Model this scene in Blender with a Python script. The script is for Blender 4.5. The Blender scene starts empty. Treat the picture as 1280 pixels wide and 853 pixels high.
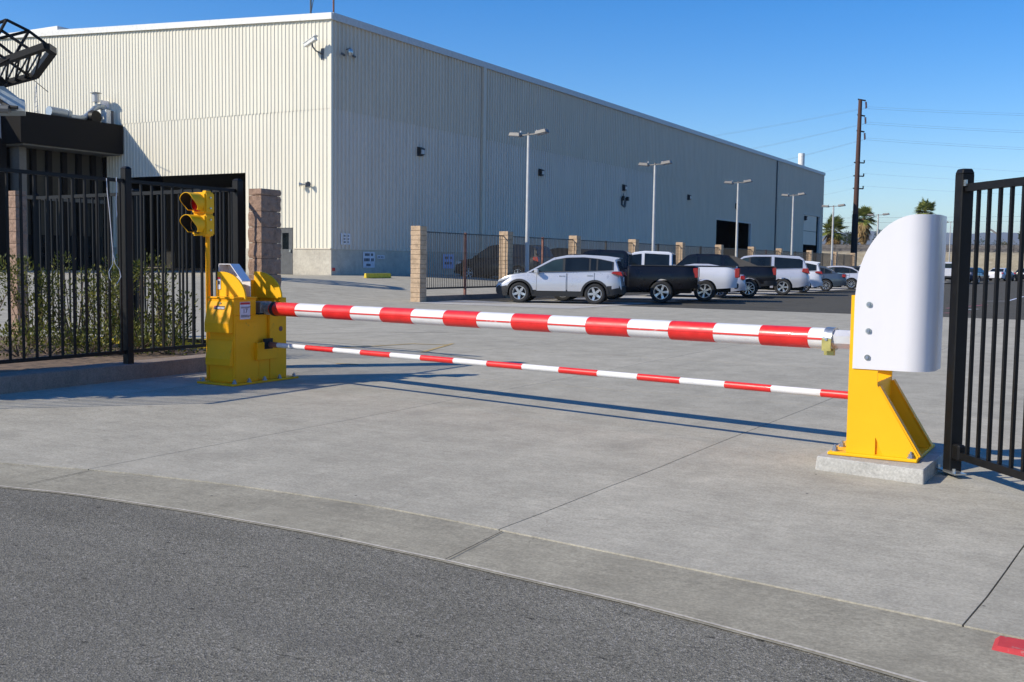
import bpy, bmesh, math, random
from math import sin, cos, tan, pi, radians, sqrt, atan2, floor
from mathutils import Vector, Matrix, noise
random.seed(7)
S = bpy.context.scene
COL = S.collection
# ------------------------------------------------------------------ camera
FPX, HC = 1330.0, 1.42
ROLL = radians(.75); YAW = radians(-29.73)
PITCH = math.atan((426.5-327.5)*cos(ROLL)/FPX)
Fv = Vector((sin(YAW)*cos(PITCH), cos(YAW)*cos(PITCH), -sin(PITCH)))
R0 = Vector((cos(YAW), -sin(YAW), 0)); U0 = R0.cross(Fv)
Rv = R0*cos(ROLL)+U0*sin(ROLL); Uv = -R0*sin(ROLL)+U0*cos(ROLL)
cam_d = bpy.data.cameras.new('camera'); cam = bpy.data.objects.new('camera', cam_d); COL.objects.link(cam)
m3 = Matrix((Rv, Uv, -Fv)).transposed()
cam.matrix_world = Matrix.Translation((0, 0, HC)) @ m3.to_4x4()
cam_d.sensor_width = 36; cam_d.lens = FPX/1280*36; cam_d.clip_start = .05; cam_d.clip_end = 30000
S.camera = cam
def ray(x, y): return Fv + Rv*((x-640)/FPX) + Uv*((426.5-y)/FPX)
def at(x, y, d): return Vector((0, 0, HC)) + ray(x, y)*d
def gr(x, y, z=0.): r = ray(x, y); t = (z-HC)/r.z; return Vector((r.x*t, r.y*t, z))
def atX(x, y, X): r = ray(x, y); return Vector((0, 0, HC)) + r*(X/r.x)
def atY(x, y, Y): r = ray(x, y); return Vector((0, 0, HC)) + r*(Y/r.y)
# ------------------------------------------------------------------ sky and sun
SUN_AZ, SUN_EL = radians(223), radians(34)      # azimuth of the sun from +Y clockwise
W = bpy.data.worlds.new('World'); S.world = W; W.use_nodes = True
wn = W.node_tree.nodes; wl = W.node_tree.links; wn.clear()
sky = wn.new('ShaderNodeTexSky'); sky.sky_type = 'NISHITA'; sky.sun_disc = False
sky.sun_elevation = SUN_EL; sky.sun_rotation = SUN_AZ; sky.altitude = 200; sky.air_density = 1.0; sky.dust_density = .1; sky.ozone_density = 4.0
bg = wn.new('ShaderNodeBackground'); bg.inputs[1].default_value = .15; wo = wn.new('ShaderNodeOutputWorld'); hs = wn.new('ShaderNodeHueSaturation'); hs.inputs['Saturation'].default_value = 1.42; hs.inputs['Hue'].default_value = .51; wl.new(sky.outputs[0], hs.inputs['Color']); wl.new(hs.outputs[0], bg.inputs[0]); wl.new(bg.outputs[0], wo.inputs[0])
sd = bpy.data.lights.new('sun', 'SUN'); so = bpy.data.objects.new('sun', sd); COL.objects.link(so)
sd.energy = 5.0; sd.angle = radians(.5); sd.color = (1, .915, .76)
sdir = Vector((sin(SUN_AZ)*cos(SUN_EL), cos(SUN_AZ)*cos(SUN_EL), sin(SUN_EL)))
so.rotation_euler = sdir.to_track_quat('Z', 'Y').to_euler()
S.view_settings.view_transform = 'Standard'; S.view_settings.look = 'None'; S.view_settings.gamma = 1; S.view_settings.exposure = .12
S.render.engine = 'CYCLES'
# ------------------------------------------------------------------ materials
def nodes(name):
    m = bpy.data.materials.new(name); m.use_nodes = True
    nt = m.node_tree; b = nt.nodes['Principled BSDF']; return m, nt, b
def N(nt, t, **k):
    n = nt.nodes.new(t)
    for a, v in k.items():
        if a in ('ins',):
            for i, x in v.items(): n.inputs[i].default_value = x
        else: setattr(n, a, v)
    return n
def noise_tex(nt, vec, scale, detail=4, rough=.6):
    n = N(nt, 'ShaderNodeTexNoise', ins={'Scale': scale, 'Detail': detail, 'Roughness': rough}); nt.links.new(vec, n.inputs['Vector']); return n.outputs[0]
def ramp(nt, fac, stops):
    r = nt.nodes.new('ShaderNodeValToRGB'); e = r.color_ramp.elements
    while len(e) < len(stops): e.new(.5)
    for i, (p, c) in enumerate(stops):
        e[i].position = p; e[i].color = (c[0], c[1], c[2], 1) if hasattr(c, '__len__') else (c, c, c, 1)
    nt.links.new(fac, r.inputs[0]); return r.outputs[0]
def mixc(nt, fac, a, b, mode='MIX'):
    n = nt.nodes.new('ShaderNodeMix'); n.data_type = 'RGBA'; n.blend_type = mode
    for s, v in ((0, fac), (6, a), (7, b)):
        if hasattr(v, 'links'): nt.links.new(v, n.inputs[s])
        else: n.inputs[s].default_value = v if s == 0 else (v[0], v[1], v[2], 1)
    return n.outputs[2]
def bump(nt, b, h, strength=.3, dist=.02, prev=None):
    n = N(nt, 'ShaderNodeBump', ins={'Strength': strength, 'Distance': dist}); nt.links.new(h, n.inputs['Height'])
    if prev: nt.links.new(prev, n.inputs['Normal'])
    nt.links.new(n.outputs[0], b.inputs['Normal']); return n.outputs[0]
def wpos(nt, sc=(1, 1, 1)):
    g = nt.nodes.new('ShaderNodeNewGeometry'); m = N(nt, 'ShaderNodeMapping'); m.inputs['Scale'].default_value = sc
    nt.links.new(g.outputs['Position'], m.inputs[0]); return m.outputs[0]
def opos(nt, sc=(1, 1, 1)):
    g = nt.nodes.new('ShaderNodeTexCoord'); m = N(nt, 'ShaderNodeMapping'); m.inputs['Scale'].default_value = sc
    nt.links.new(g.outputs['Object'], m.inputs[0]); return m.outputs[0]
def plain(name, c, rough=.5, metal=0, var=.12, scale=6., coat=0, bumpk=0, spec=.5, wear=None):
    m, nt, b = nodes(name)
    v = opos(nt); n = noise_tex(nt, v, scale, 5)
    lo = [x*(1-var) for x in c]; hi = [min(1, x*(1+var)) for x in c]
    col = ramp(nt, n, [(.3, lo), (.7, hi)])
    if wear:
        w = ramp(nt, noise_tex(nt, opos(nt, wear[2] if len(wear) > 2 else (1, 1, 1)), wear[1], 8, .7), [(.6, 0), (.72, 1)]); col = mixc(nt, w, col, wear[0])
    nt.links.new(col, b.inputs['Base Color']); b.inputs['Roughness'].default_value = rough; b.inputs['Metallic'].default_value = metal
    b.inputs['Coat Weight'].default_value = coat; b.inputs['Coat Roughness'].default_value = .06; b.inputs['Specular IOR Level'].default_value = spec
    r = ramp(nt, n, [(.3, max(0, rough-.07)), (.7, min(1, rough+.08))]); nt.links.new(r, b.inputs['Roughness'])
    if bumpk: bump(nt, b, noise_tex(nt, v, scale*8, 4), bumpk, .01)
    return m
M = {}
def mk_concrete(name, base, warm=0., stain=.34, seed=0.):
    m, nt, b = nodes(name); v = wpos(nt)
    big = noise_tex(nt, wpos(nt, (.35, .35, .35)), 1.3, 6, .62)
    mid = noise_tex(nt, v, 2.3, 8, .68); fine = noise_tex(nt, v, 60, 4, .7)
    streak = noise_tex(nt, wpos(nt, (.5, 9, 1)), 2.0, 7, .7)
    brush = noise_tex(nt, wpos(nt, (3, 110, 1)), 1.0, 3, .6)
    c = [x for x in base]
    col = ramp(nt, big, [(.3, [x*.92 for x in c]), (.5, c), (.72, [x*1.06 for x in c])])
    col = mixc(nt, .5, col, ramp(nt, mid, [(.3, .33), (.7, .64)]), 'OVERLAY')
    col = mixc(nt, .14, col, ramp(nt, streak, [(.28, .25), (.6, .62)]), 'OVERLAY')
    col = mixc(nt, .5, col, ramp(nt, fine, [(.3, .25), (.7, .75)]), 'OVERLAY')
    f2 = noise_tex(nt, wpos(nt, (1, 1.5, 1)), 14, 6, .75); col = mixc(nt, .4, col, ramp(nt, f2, [(.3, .3), (.7, .68)]), 'OVERLAY')
    sm = ramp(nt, noise_tex(nt, wpos(nt, (2.2, 5, 1)), 1.9, 4, .6), [(.67, 0), (.74, .55)]); col = mixc(nt, sm, col, [x*.60 for x in c])
    st = ramp(nt, noise_tex(nt, wpos(nt, (1, 1.6, 1)), 1.1, 9, .72), [(.56, 0), (.68, stain)])
    col = mixc(nt, st, col, [x*.68 for x in c])
    tyre = ramp(nt, noise_tex(nt, wpos(nt, (2.6, .16, 1)), 1.0, 6, .65), [(.50, 0), (.72, .38)]); col = mixc(nt, tyre, col, [x*.72 for x in c])
    lt = ramp(nt, noise_tex(nt, wpos(nt, (.5, .9, 1)), 2.1, 8, .7), [(.52, 0), (.75, .4)]); col = mixc(nt, lt, col, [min(1, x*1.28) for x in c])
    cr = N(nt, 'ShaderNodeTexVoronoi', feature='DISTANCE_TO_EDGE', ins={'Scale': .42}); wv = N(nt, 'ShaderNodeVectorMath', operation='ADD'); wn_ = N(nt, 'ShaderNodeTexNoise', ins={'Scale': 2.2, 'Detail': 6}); nt.links.new(v, wn_.inputs['Vector']); nt.links.new(v, wv.inputs[0]); nt.links.new(wn_.outputs['Color'], wv.inputs[1]); nt.links.new(wv.outputs[0], cr.inputs['Vector'])
    ck = ramp(nt, cr.outputs['Distance'], [(.0, .45), (.0032, 0)]); msk = ramp(nt, noise_tex(nt, v, .5, 3), [(.54, 0), (.6, 1)]); mm = N(nt, 'ShaderNodeMath', operation='MULTIPLY'); nt.links.new(ck, mm.inputs[0]); nt.links.new(msk, mm.inputs[1]); col = mixc(nt, mm.outputs[0], col, [x*.35 for x in c])
    sp = N(nt, 'ShaderNodeTexVoronoi', ins={'Scale': 3.1}); nt.links.new(v, sp.inputs['Vector'])
    spot = ramp(nt, sp.outputs['Distance'], [(.018, 1), (.035, 0)])
    col = mixc(nt, spot, col, (.07, .065, .06))
    nt.links.new(col, b.inputs['Base Color']); b.inputs['Roughness'].default_value = .9; b.inputs['Specular IOR Level'].default_value = .12
    p = bump(nt, b, brush, .12, .004); bump(nt, b, fine, .25, .003, p)
    return m
M['concrete'] = mk_concrete('driveway_concrete', (.398, .370, .300))
M['concrete2'] = mk_concrete('slab_concrete', (.418, .388, .315))
M['gutter'] = mk_concrete('gutter_concrete', (.318, .293, .228), stain=.75)
M['lip'] = mk_concrete('lip_concrete', (.50, .46, .39), stain=.2)
M['stall'] = mk_concrete('stall_concrete', (.46, .44, .40))
M['plinth'] = mk_concrete('plinth_concrete', (.43, .42, .39), stain=.4)
M['kerb'] = mk_concrete('kerb_concrete', (.26, .21, .175), stain=.6)
def mk_asphalt(name, a, b_, scale, bk):
    m, nt, b = nodes(name); v = wpos(nt)
    vo = N(nt, 'ShaderNodeTexVoronoi', ins={'Scale': scale, 'Randomness': 1.}); nt.links.new(v, vo.inputs['Vector'])
    vo2 = N(nt, 'ShaderNodeTexVoronoi', ins={'Scale': scale*.37}); nt.links.new(v, vo2.inputs['Vector'])
    sep = nt.nodes.new('ShaderNodeSeparateColor'); nt.links.new(vo.outputs['Color'], sep.inputs[0])
    col = ramp(nt, sep.outputs[0], [(.05, [a*.6, a*.57, a*.5]), (.3, [a, a*.945, a*.78]), (.8, [b_, b_*.945, b_*.78]), (.97, [b_*1.45, b_*1.36, b_*1.2])])
    big = noise_tex(nt, wpos(nt, (.6, 1.2, 1)), 1.2, 7, .65)
    col = mixc(nt, .6, col, ramp(nt, big, [(.3, .34), (.7, .62)]), 'OVERLAY')
    tr = ramp(nt, noise_tex(nt, wpos(nt, (.12, 1.5, 1)), 1., 5, .6), [(.45, 0), (.7, .4)]); col = mixc(nt, tr, col, (a*.75, a*.72, a*.66))
    pit = ramp(nt, noise_tex(nt, wpos(nt, (.7, 1.8, 1)), 13, 3, .5), [(.68, 0), (.745, .6)])
    col = mixc(nt, pit, col, (.012, .012, .012))
    nt.links.new(col, b.inputs['Base Color']); b.inputs['Roughness'].default_value = .95; b.inputs['Specular IOR Level'].default_value = .08
    p = bump(nt, b, vo.outputs['Distance'], bk, .008); bump(nt, b, noise_tex(nt, v, scale*.2, 5), .35, .012, p)
    return m
M['road'] = mk_asphalt('road_asphalt', .165, .215, 140, .4)
M['lot'] = mk_asphalt('lot_asphalt', .088, .11, 60, .3)
M['dirt'] = mk_concrete('dry_ground', (.27, .23, .17))
M['soil'] = plain('planter_soil', (.16, .11, .07), .95, scale=9, var=.5, bumpk=.8)
def mk_metal_wall(name, c, var=.05):
    m, nt, b = nodes(name)
    n = noise_tex(nt, wpos(nt, (1, 1, .12)), 1.6, 6, .65); n2 = noise_tex(nt, wpos(nt, (4, 4, .25)), 2, 5, .7)
    col = ramp(nt, n, [(.3, [x*(1-var) for x in c]), (.7, [x*(1+var) for x in c])])
    col = mixc(nt, .18, col, ramp(nt, n2, [(.35, .35), (.65, .6)]), 'OVERLAY')
    nt.links.new(col, b.inputs['Base Color']); b.inputs['Roughness'].default_value = .55; b.inputs['Specular IOR Level'].default_value = .35
    return m
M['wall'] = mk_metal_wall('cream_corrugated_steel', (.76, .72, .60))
M['wall_side'] = mk_metal_wall('cream_steel_toned_for_shade', (.66, .58, .47))  # front wall's cream paint, warmed and darkened in colour for the shaded side
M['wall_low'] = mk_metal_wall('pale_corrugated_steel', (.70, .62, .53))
M['wallbase'] = mk_concrete('wall_base_concrete', (.54, .50, .42), stain=.3)
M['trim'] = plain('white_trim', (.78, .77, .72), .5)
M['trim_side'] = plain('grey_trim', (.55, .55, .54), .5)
M['roof'] = plain('roof_steel', (.55, .55, .53), .6)
M['dark_int'] = plain('dark_interior', (.02, .02, .02), .9)
M['door_grey'] = plain('grey_door_paint', (.10, .105, .11), .45)
M['darkwall'] = plain('dark_brown_stucco', (.014, .013, .0125), .9, scale=12, spec=.15)
M['tanwall'] = plain('tan_wall_panel', (.06, .055, .042), .9, scale=3, bumpk=.2)
M['soffit'] = plain('soffit_grey', (.16, .155, .14), .8)
M['blackmetal'] = plain('black_painted_steel', (.007, .007, .0075), .5, scale=20, var=.3, spec=.25)
M['fence_far'] = plain('brown_black_fence_steel', (.03, .026, .024), .5, scale=5, var=.3)
M['rust'] = plain('rusty_post', (.20, .09, .07), .8, scale=7, var=.5)
M['yellow'] = plain('barrier_yellow_paint', (.96, .425, .006), .5, scale=4, var=.05, coat=.0, spec=.2, wear=((.45, .24, .03), 5))
M['yellow_clean'] = plain('clean_yellow_paint', (.93, .49, .010), .5, scale=3, var=.03, coat=.0, spec=.25)
M['yellow_line'] = plain('faded_yellow_paint', (.46, .33, .13), .9, scale=5, var=.2, wear=((.36, .33, .28), 9))
M['yellow_kerb'] = plain('yellow_kerb_paint', (.75, .55, .04), .7, scale=6, var=.2)
M['white_plastic'] = plain('white_plastic_sheet', (.80, .78, .82), .3, scale=2, var=0.0, coat=.15)
def mk_pl():
    m, nt, b = nodes('white_translucent_plastic'); n = noise_tex(nt, opos(nt, (1, 1, .3)), 3, 7, .7)
    col = ramp(nt, n, [(.35, (.86, .845, .86)), (.55, (.89, .87, .89)), (.8, (.84, .82, .82))]); nt.links.new(col, b.inputs['Base Color']); b.inputs['Roughness'].default_value = .3
    t = nt.nodes.new('ShaderNodeBsdfTranslucent'); t.inputs[0].default_value = (.8, .78, .86, 1); mx = nt.nodes.new('ShaderNodeMixShader'); mx.inputs[0].default_value = .14
    nt.links.new(b.outputs[0], mx.inputs[1]); nt.links.new(t.outputs[0], mx.inputs[2]); nt.links.new(mx.outputs[0], nt.nodes['Material Output'].inputs[0]); return m
M['guard'] = mk_pl()
M['tube_white'] = plain('white_reflective_tape', (.74, .735, .74), .4, scale=9, var=.05, coat=.2, wear=((.52, .51, .5), 11, (.3, 2, 2)))
M['tube_red'] = plain('red_reflective_tape', (.72, .020, .018), .4, scale=9, var=.12, coat=.2, wear=((.60, .06, .05), 9, (.3, 2, 2)))
M['strip_red'] = plain('red_seam_strip', (.62, .04, .03), .4, scale=14, var=.1, wear=((.7, .6, .6), 6))
M['galv'] = plain('galvanised_steel', (.55, .57, .56), .3, metal=.85, scale=14, var=.2)
M['brass'] = plain('zinc_yellow_steel', (.50, .44, .16), .35, metal=.7, scale=14)
M['alu'] = plain('aluminium_tube', (.66, .66, .68), .35, metal=.4, scale=9, var=.05)
M['bolt'] = plain('blue_grey_bolt', (.30, .34, .42), .4, metal=.6)
M['rubber'] = plain('black_rubber', (.016, .016, .017), .75, scale=20)
M['lens_red'] = plain('red_signal_lens', (.55, .012, .01), .12, coat=.8)
M['lens_dark'] = plain('dark_signal_lens', (.03, .035, .03), .15, coat=.8)
M['black'] = plain('matt_black', (.012, .012, .012), .8)
M['casting'] = plain('grey_casting', (.33, .30, .27), .5, metal=.3, scale=12, var=.3, wear=((.25, .12, .07), 12))
M['label_white'] = plain('white_label', (.68, .68, .74), .4)
M['label_red'] = plain('red_label', (.5, .03, .03), .4)
M['ink'] = plain('black_ink', (.02, .02, .03), .5)
M['sign_blue'] = plain('blue_white_sign', (.42, .50, .78), .5)
def mk_stone(name, c, sc, bk):
    m, nt, b = nodes(name); v = wpos(nt)
    n = noise_tex(nt, v, sc, 7, .7); n2 = noise_tex(nt, v, sc*7, 4, .7)
    col = ramp(nt, n, [(.28, [x*.6 for x in c]), (.5, c), (.75, [min(1, x*1.25) for x in c])])
    col = mixc(nt, .35, col, ramp(nt, n2, [(.3, .25), (.7, .7)]), 'OVERLAY')
    nt.links.new(col, b.inputs['Base Color']); b.inputs['Roughness'].default_value = .9
    p = bump(nt, b, n, bk, .03); bump(nt, b, n2, .4, .008, p); return m
M['brick'] = mk_stone('tan_slump_block', (.50, .36, .235), 5, .25)
M['brick2'] = mk_stone('pink_tan_slump_block', (.47, .33, .22), 5, .25)
M['mortar'] = mk_stone('mortar', (.20, .16, .12), 8, .2)
M['split'] = mk_stone('split_face_block', (.33, .215, .155), 14, .8)
def mk_leaf(name, a, b_, c, trans=.25):
    m, nt, b = nodes(name)
    i = nt.nodes.new('ShaderNodeNewGeometry'); col = ramp(nt, i.outputs['Random Per Island'], [(.0, a), (.5, b_), (1., c)])
    nt.links.new(col, b.inputs['Base Color']); b.inputs['Roughness'].default_value = .55; b.inputs['Specular IOR Level'].default_value = .3
    t = nt.nodes.new('ShaderNodeBsdfTranslucent'); nt.links.new(col, t.inputs[0])
    mx = nt.nodes.new('ShaderNodeMixShader'); mx.inputs[0].default_value = trans
    nt.links.new(b.outputs[0], mx.inputs[1]); nt.links.new(t.outputs[0], mx.inputs[2])
    nt.links.new(mx.outputs[0], nt.nodes['Material Output'].inputs[0]); return m
M['leaf'] = mk_leaf('shrub_leaf', (.03, .045, .008), (.10, .12, .018), (.27, .25, .045))
M['leaf_dark'] = mk_leaf('tree_leaf', (.012, .022, .008), (.03, .05, .018), (.06, .08, .03))
M['leaf_olive'] = mk_leaf('olive_scrub', (.05, .055, .02), (.10, .09, .03), (.22, .17, .05))
M['frond'] = mk_leaf('palm_frond', (.09, .12, .025), (.20, .24, .055), (.38, .38, .11))
M['skirt'] = mk_leaf('dead_palm_frond', (.16, .10, .04), (.30, .20, .08), (.42, .30, .13), .1)
M['trunk'] = mk_stone('bark', (.16, .11, .075), 6, .5)
M['pole_wood'] = mk_stone('creosoted_pole', (.085, .042, .032), 6, .4)
M['pole_black'] = plain('black_pole_wrap', (.01, .01, .012), .8)
M['mast'] = plain('grey_lamp_post', (.50, .50, .49), .45, scale=3)
M['lamp_head'] = plain('bronze_lamp_head', (.19, .18, .17), .5)
M['lamp_lens'] = plain('pale_lamp_lens', (.40, .40, .42), .25)
M['wallpack'] = plain('wall_pack_black', (.02, .02, .022), .5)
M['duct'] = plain('grey_duct_steel', (.33, .38, .42), .4, metal=.4)
def mk_glass(name, c, rough=.06):
    m, nt, b = nodes(name); b.inputs['Base Color'].default_value = (*c, 1); b.inputs['Roughness'].default_value = rough
    b.inputs['Specular IOR Level'].default_value = .35; b.inputs['Coat Weight'].default_value = .0; b.inputs['Coat Roughness'].default_value = .02
    n = noise_tex(nt, opos(nt), 1.5, 2); nt.links.new(ramp(nt, n, [(.3, [x*.7 for x in c]), (.7, [x*1.4 for x in c])]), b.inputs['Base Color'])
    return m
M['glass'] = mk_glass('tinted_window_glass', (.010, .014, .017)); M['glass2'] = mk_glass('lighter_window_glass', (.03, .05, .055))
M['red_lamp'] = plain('tail_lamp_red', (.32, .01, .012), .2, coat=.8)
M['clear_lamp'] = plain('headlamp_clear', (.55, .57, .6), .15, coat=.8)
M['chrome'] = plain('wheel_silver', (.62, .63, .66), .25, metal=.75, var=.04)
M['tyre'] = plain('tyre_rubber', (.022, .022, .023), .8, scale=14)
M['cladding'] = plain('black_body_cladding', (.022, .023, .025), .6)
def paint(name, c, metal=.4): 
    m = plain(name, c, .32, metal=metal, var=.02, scale=2, coat=.8); return m
M['p_silver'] = paint('silver_car_paint', (.54, .545, .575), .25); M['p_black'] = plain('black_car_paint', (.005, .005, .008), .3, var=.02, scale=2, coat=.25, spec=.3); M['p_white'] = paint('white_car_paint', (.66, .67, .72), 0)
M['p_silver2'] = paint('satin_silver_paint', (.50, .51, .57), .2); M['p_blue'] = paint('slate_blue_paint', (.075, .10, .13)); M['p_dark'] = paint('dark_grey_paint', (.035, .04, .048))
M['p_red'] = paint('red_car_paint', (.25, .02, .02), .1); M['p_navy'] = paint('navy_car_paint', (.015, .02, .05))
M['brown_trim'] = plain('weathered_grey_plastic', (.085, .075, .065), .7)
# ------------------------------------------------------------------ mesh helpers
class MB:
    def __init__(s): s.v = []; s.f = []; s.m = []; s.mats = []
    def mi(s, m):
        if m is None: return 0
        if m not in s.mats: s.mats.append(m)
        return s.mats.index(m)
    def add(s, vs, fs, m=None):
        k = len(s.v); s.v += [tuple(x) for x in vs]; i = s.mi(m)
        for f in fs: s.f.append(tuple(a+k for a in f)); s.m.append(i)
        return s
    def box(s, c, d, rot=None, m=None, taper=1.):
        x, y, z = d[0]/2, d[1]/2, d[2]/2; t = taper
        vs = [Vector(p) for p in ((-x, -y, -z), (x, -y, -z), (x, y, -z), (-x, y, -z), (-x*t, -y*t, z), (x*t, -y*t, z), (x*t, y*t, z), (-x*t, y*t, z))]
        if rot is not None: vs = [rot @ v for v in vs]
        c = Vector(c)
        return s.add([v+c for v in vs], [(0, 3, 2, 1), (4, 5, 6, 7), (0, 1, 5, 4), (1, 2, 6, 5), (2, 3, 7, 6), (3, 0, 4, 7)], m)
    def bb(s, a, b, m=None): return s.box([(a[i]+b[i])/2 for i in range(3)], [abs(b[i]-a[i]) for i in range(3)], None, m)
    def tube(s, a, b, r, r2=None, n=10, m=None, phase=0., cap=True):
        a = Vector(a); b = Vector(b); r2 = r if r2 is None else r2
        q = (b-a).to_track_quat('Z', 'Y').to_matrix(); vs = []
        for p, rr in ((a, r), (b, r2)):
            for i in range(n): t = 2*pi*i/n+phase; vs.append(p + q @ Vector((cos(t)*rr, sin(t)*rr, 0)))
        fs = [(i, (i+1) % n, n+(i+1) % n, n+i) for i in range(n)]
        if cap: fs += [tuple(range(n-1, -1, -1)), tuple(range(n, 2*n))]
        return s.add(vs, fs, m)
    def path(s, pts, r, n=8, m=None):
        for a, b in zip(pts[:-1], pts[1:]): s.tube(a, b, r, n=n, m=m)
        return s
    def bar(s, a, b, w, h, m=None):      # square bar, width w across (horizontal), height h
        a = Vector(a); b = Vector(b); d = (b-a); L = d.length; d.normalize()
        up = Vector((0, 0, 1)) if abs(d.z) < .99 else Vector((0, 1, 0)); r = d.cross(up).normalized(); u = r.cross(d)
        vs = [p + r*(sx*w/2) + u*(sy*h/2) for p in (a, b) for sx, sy in ((-1, -1), (1, -1), (1, 1), (-1, 1))]
        return s.add(vs, [(0, 1, 2, 3), (7, 6, 5, 4), (0, 4, 5, 1), (1, 5, 6, 2), (2, 6, 7, 3), (3, 7, 4, 0)], m)
    def prism(s, poly, ax, lo, hi, m=None):  # extrude 2-D polygon along axis ax
        def P(u, v, w): return {'x': (w, u, v), 'y': (u, w, v), 'z': (u, v, w)}[ax]
        n = len(poly); vs = [P(u, v, lo) for u, v in poly]+[P(u, v, hi) for u, v in poly]
        return s.add(vs, [tuple(range(n-1, -1, -1)), tuple(range(n, 2*n))]+[(i, (i+1) % n, n+(i+1) % n, n+i) for i in range(n)], m)
    def lathe(s, prof, c, ax=(0, 0, 1), n=20, m=None):
        q = Vector(ax).to_track_quat('Z', 'Y').to_matrix(); c = Vector(c); vs = []; fs = []
        for r, h in prof:
            for i in range(n): t = 2*pi*i/n; vs.append(c+q @ Vector((cos(t)*r, sin(t)*r, h)))
        for j in range(len(prof)-1):
            for i in range(n): fs.append((j*n+i, j*n+(i+1) % n, (j+1)*n+(i+1) % n, (j+1)*n+i))
        return s.add(vs, fs, m)
    def build(s, name, mat, parent=None, bevel=0, smooth=False, loc=None, seg=1, norm=True, angle=40):
        me = bpy.data.meshes.new(name); me.from_pydata(s.v, [], s.f); 
        if mat is not None:
            me.materials.append(mat)
            mats = s.mats
            for x in mats: me.materials.append(x)
            # faces added without material use slot 0; with material slot index+1
        else:
            for x in s.mats: me.materials.append(x)
        if norm or bevel:
            bm = bmesh.new(); bm.from_mesh(me)
            if norm: bmesh.ops.recalc_face_normals(bm, faces=bm.faces)
            if bevel: bmesh.ops.bevel(bm, geom=[e for e in bm.edges if e.calc_face_angle(0) > .6], offset=bevel, segments=seg, affect='EDGES', clamp_overlap=True)
            bm.to_mesh(me); bm.free()
        if smooth:
            me.polygons.foreach_set('use_smooth', [True]*len(me.polygons))
            try: me.set_sharp_from_angle(angle=radians(angle))
            except Exception: pass
        o = bpy.data.objects.new(name, me); COL.objects.link(o)
        if parent: o.parent = parent
        if loc: o.location = loc
        return o
class MX(MB):   # multi material builder: every add() names its material
    def build(s, name, mat=None, parent=None, **k): return MB.build(s, name, None, parent, **k)
def tag(o, label=None, cat=None, group=None, kind=None):
    if label: o['label'] = label
    if cat: o['category'] = cat
    if group: o['group'] = group
    if kind: o['kind'] = kind
    return o
def thing(name, loc, label, cat, group=None, rz=0):
    o = bpy.data.objects.new(name, None); COL.objects.link(o); o.location = loc; o.rotation_euler = (0, 0, rz); o.empty_display_size = .2
    return tag(o, label, cat, group)
def link_copy(o, parent=None, loc=None):
    c = o.copy(); COL.objects.link(c)
    if parent is not None: c.parent = parent
    if loc is not None: c.location = loc
    return c
def copy_tree(o, parent=None):
    c = link_copy(o, parent)
    for ch in list(o.children): copy_tree(ch, c)
    return c
def sstep(t): t = max(0., min(1., t)); return t*t*(3-2*t)
def gz(x, y): return .65*sstep((-20-x)/12.) if y > 11 else .65*sstep((-20-x)/12.)
# ------------------------------------------------------------------ ground
def interp(pts, x):
    if x <= pts[0][0]:
        (a, b), (c, d) = pts[0], pts[1]; return b+(d-b)*(x-a)/(c-a)
    for (a, b), (c, d) in zip(pts[:-1], pts[1:]):
        if x <= c: return b+(d-b)*(x-a)/(c-a)
    (a, b), (c, d) = pts[-2], pts[-1]; return d+(d-b)*(x-c)/(c-a)
ROAD = [(-14, 3.2), (-8, 3.75), (-5.92, 4.04), (-5.36, 4.15), (-4.4, 4.21), (-3.53, 4.21), (-2.72, 4.15), (-1.68, 4.03), (-.97, 3.89), (-.56, 3.79), (3, 2.75)]
ROAD = [(x*1.018, y*1.018) for x, y in ROAD]
GUT = [(-14, 3.55), (-8, 4.22), (-6.58, 4.53), (-6, 4.69), (-5.4, 4.80), (-4.75, 4.87), (-4.1, 4.89), (-3.52, 4.88), (-2.76, 4.80), (-1.51, 4.64), (-.46, 4.49), (3, 3.95)]
def sheet(name, xs, ys, zf, mat, kind='structure', parent=None, thick=0):
    b = MB(); n = len(ys)
    vs = [(x, y, zf(x, y)) for x in xs for y in ys]
    b.add(vs, [(i*n+j, (i+1)*n+j, (i+1)*n+j+1, i*n+j+1) for i in range(len(xs)-1) for j in range(n-1)])
    o = b.build(name, mat, parent, norm=False, smooth=True)
    if kind: o['kind'] = kind
    return o
def lin(a, b, n): return [a+(b-a)*i/n for i in range(n+1)]
xs = [-9000, -2000, -400, -120, -70]+lin(-45, -10, 28)+[0, 40, 100, 400, 2000, 9000]
sheet('ground', xs, [-2000, -200, -40, 0, 3, 8, 11, 14, 20, 30, 60, 100, 180, 400, 2000, 9500], lambda x, y: gz(x, y)-.07, M['dirt'])
def strip(name, mat, lo, hi, z0, z1, x0=-30, x1=9, n=160, parent=None, wob=0.):
    b = MB(); vs = []
    for i in range(n+1):
        x = x0+(x1-x0)*i/n
        w = wob*(noise.noise((x*9, 3.1, 0))+.6*noise.noise((x*31, 7, 0)))
        vs += [(x, lo(x)+w, z0), (x, hi(x), z1)]
    b.add(vs, [(2*i, 2*i+2, 2*i+3, 2*i+1) for i in range(n)])
    o = b.build(name, mat, parent, norm=False); o['kind'] = 'structure' if not parent else None
    if parent: del o['kind']
    return o
bR = MB(); N_ = 400; vs = []
for i in range(N_+1):
    x = -40+52*i/N_
    e = interp(ROAD, x)+.012*noise.noise((x*14, 1, 0))+.008*noise.noise((x*40, 2, 0))
    vs += [(x, -40, -.032), (x, e-.25, -.03), (x, e, -.026)]
bR.add(vs, [(3*i+k, 3*i+3+k, 3*i+4+k, 3*i+1+k) for i in range(N_) for k in (0, 1)])
tag(bR.build('road', M['road'], norm=False), kind='structure')
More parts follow.
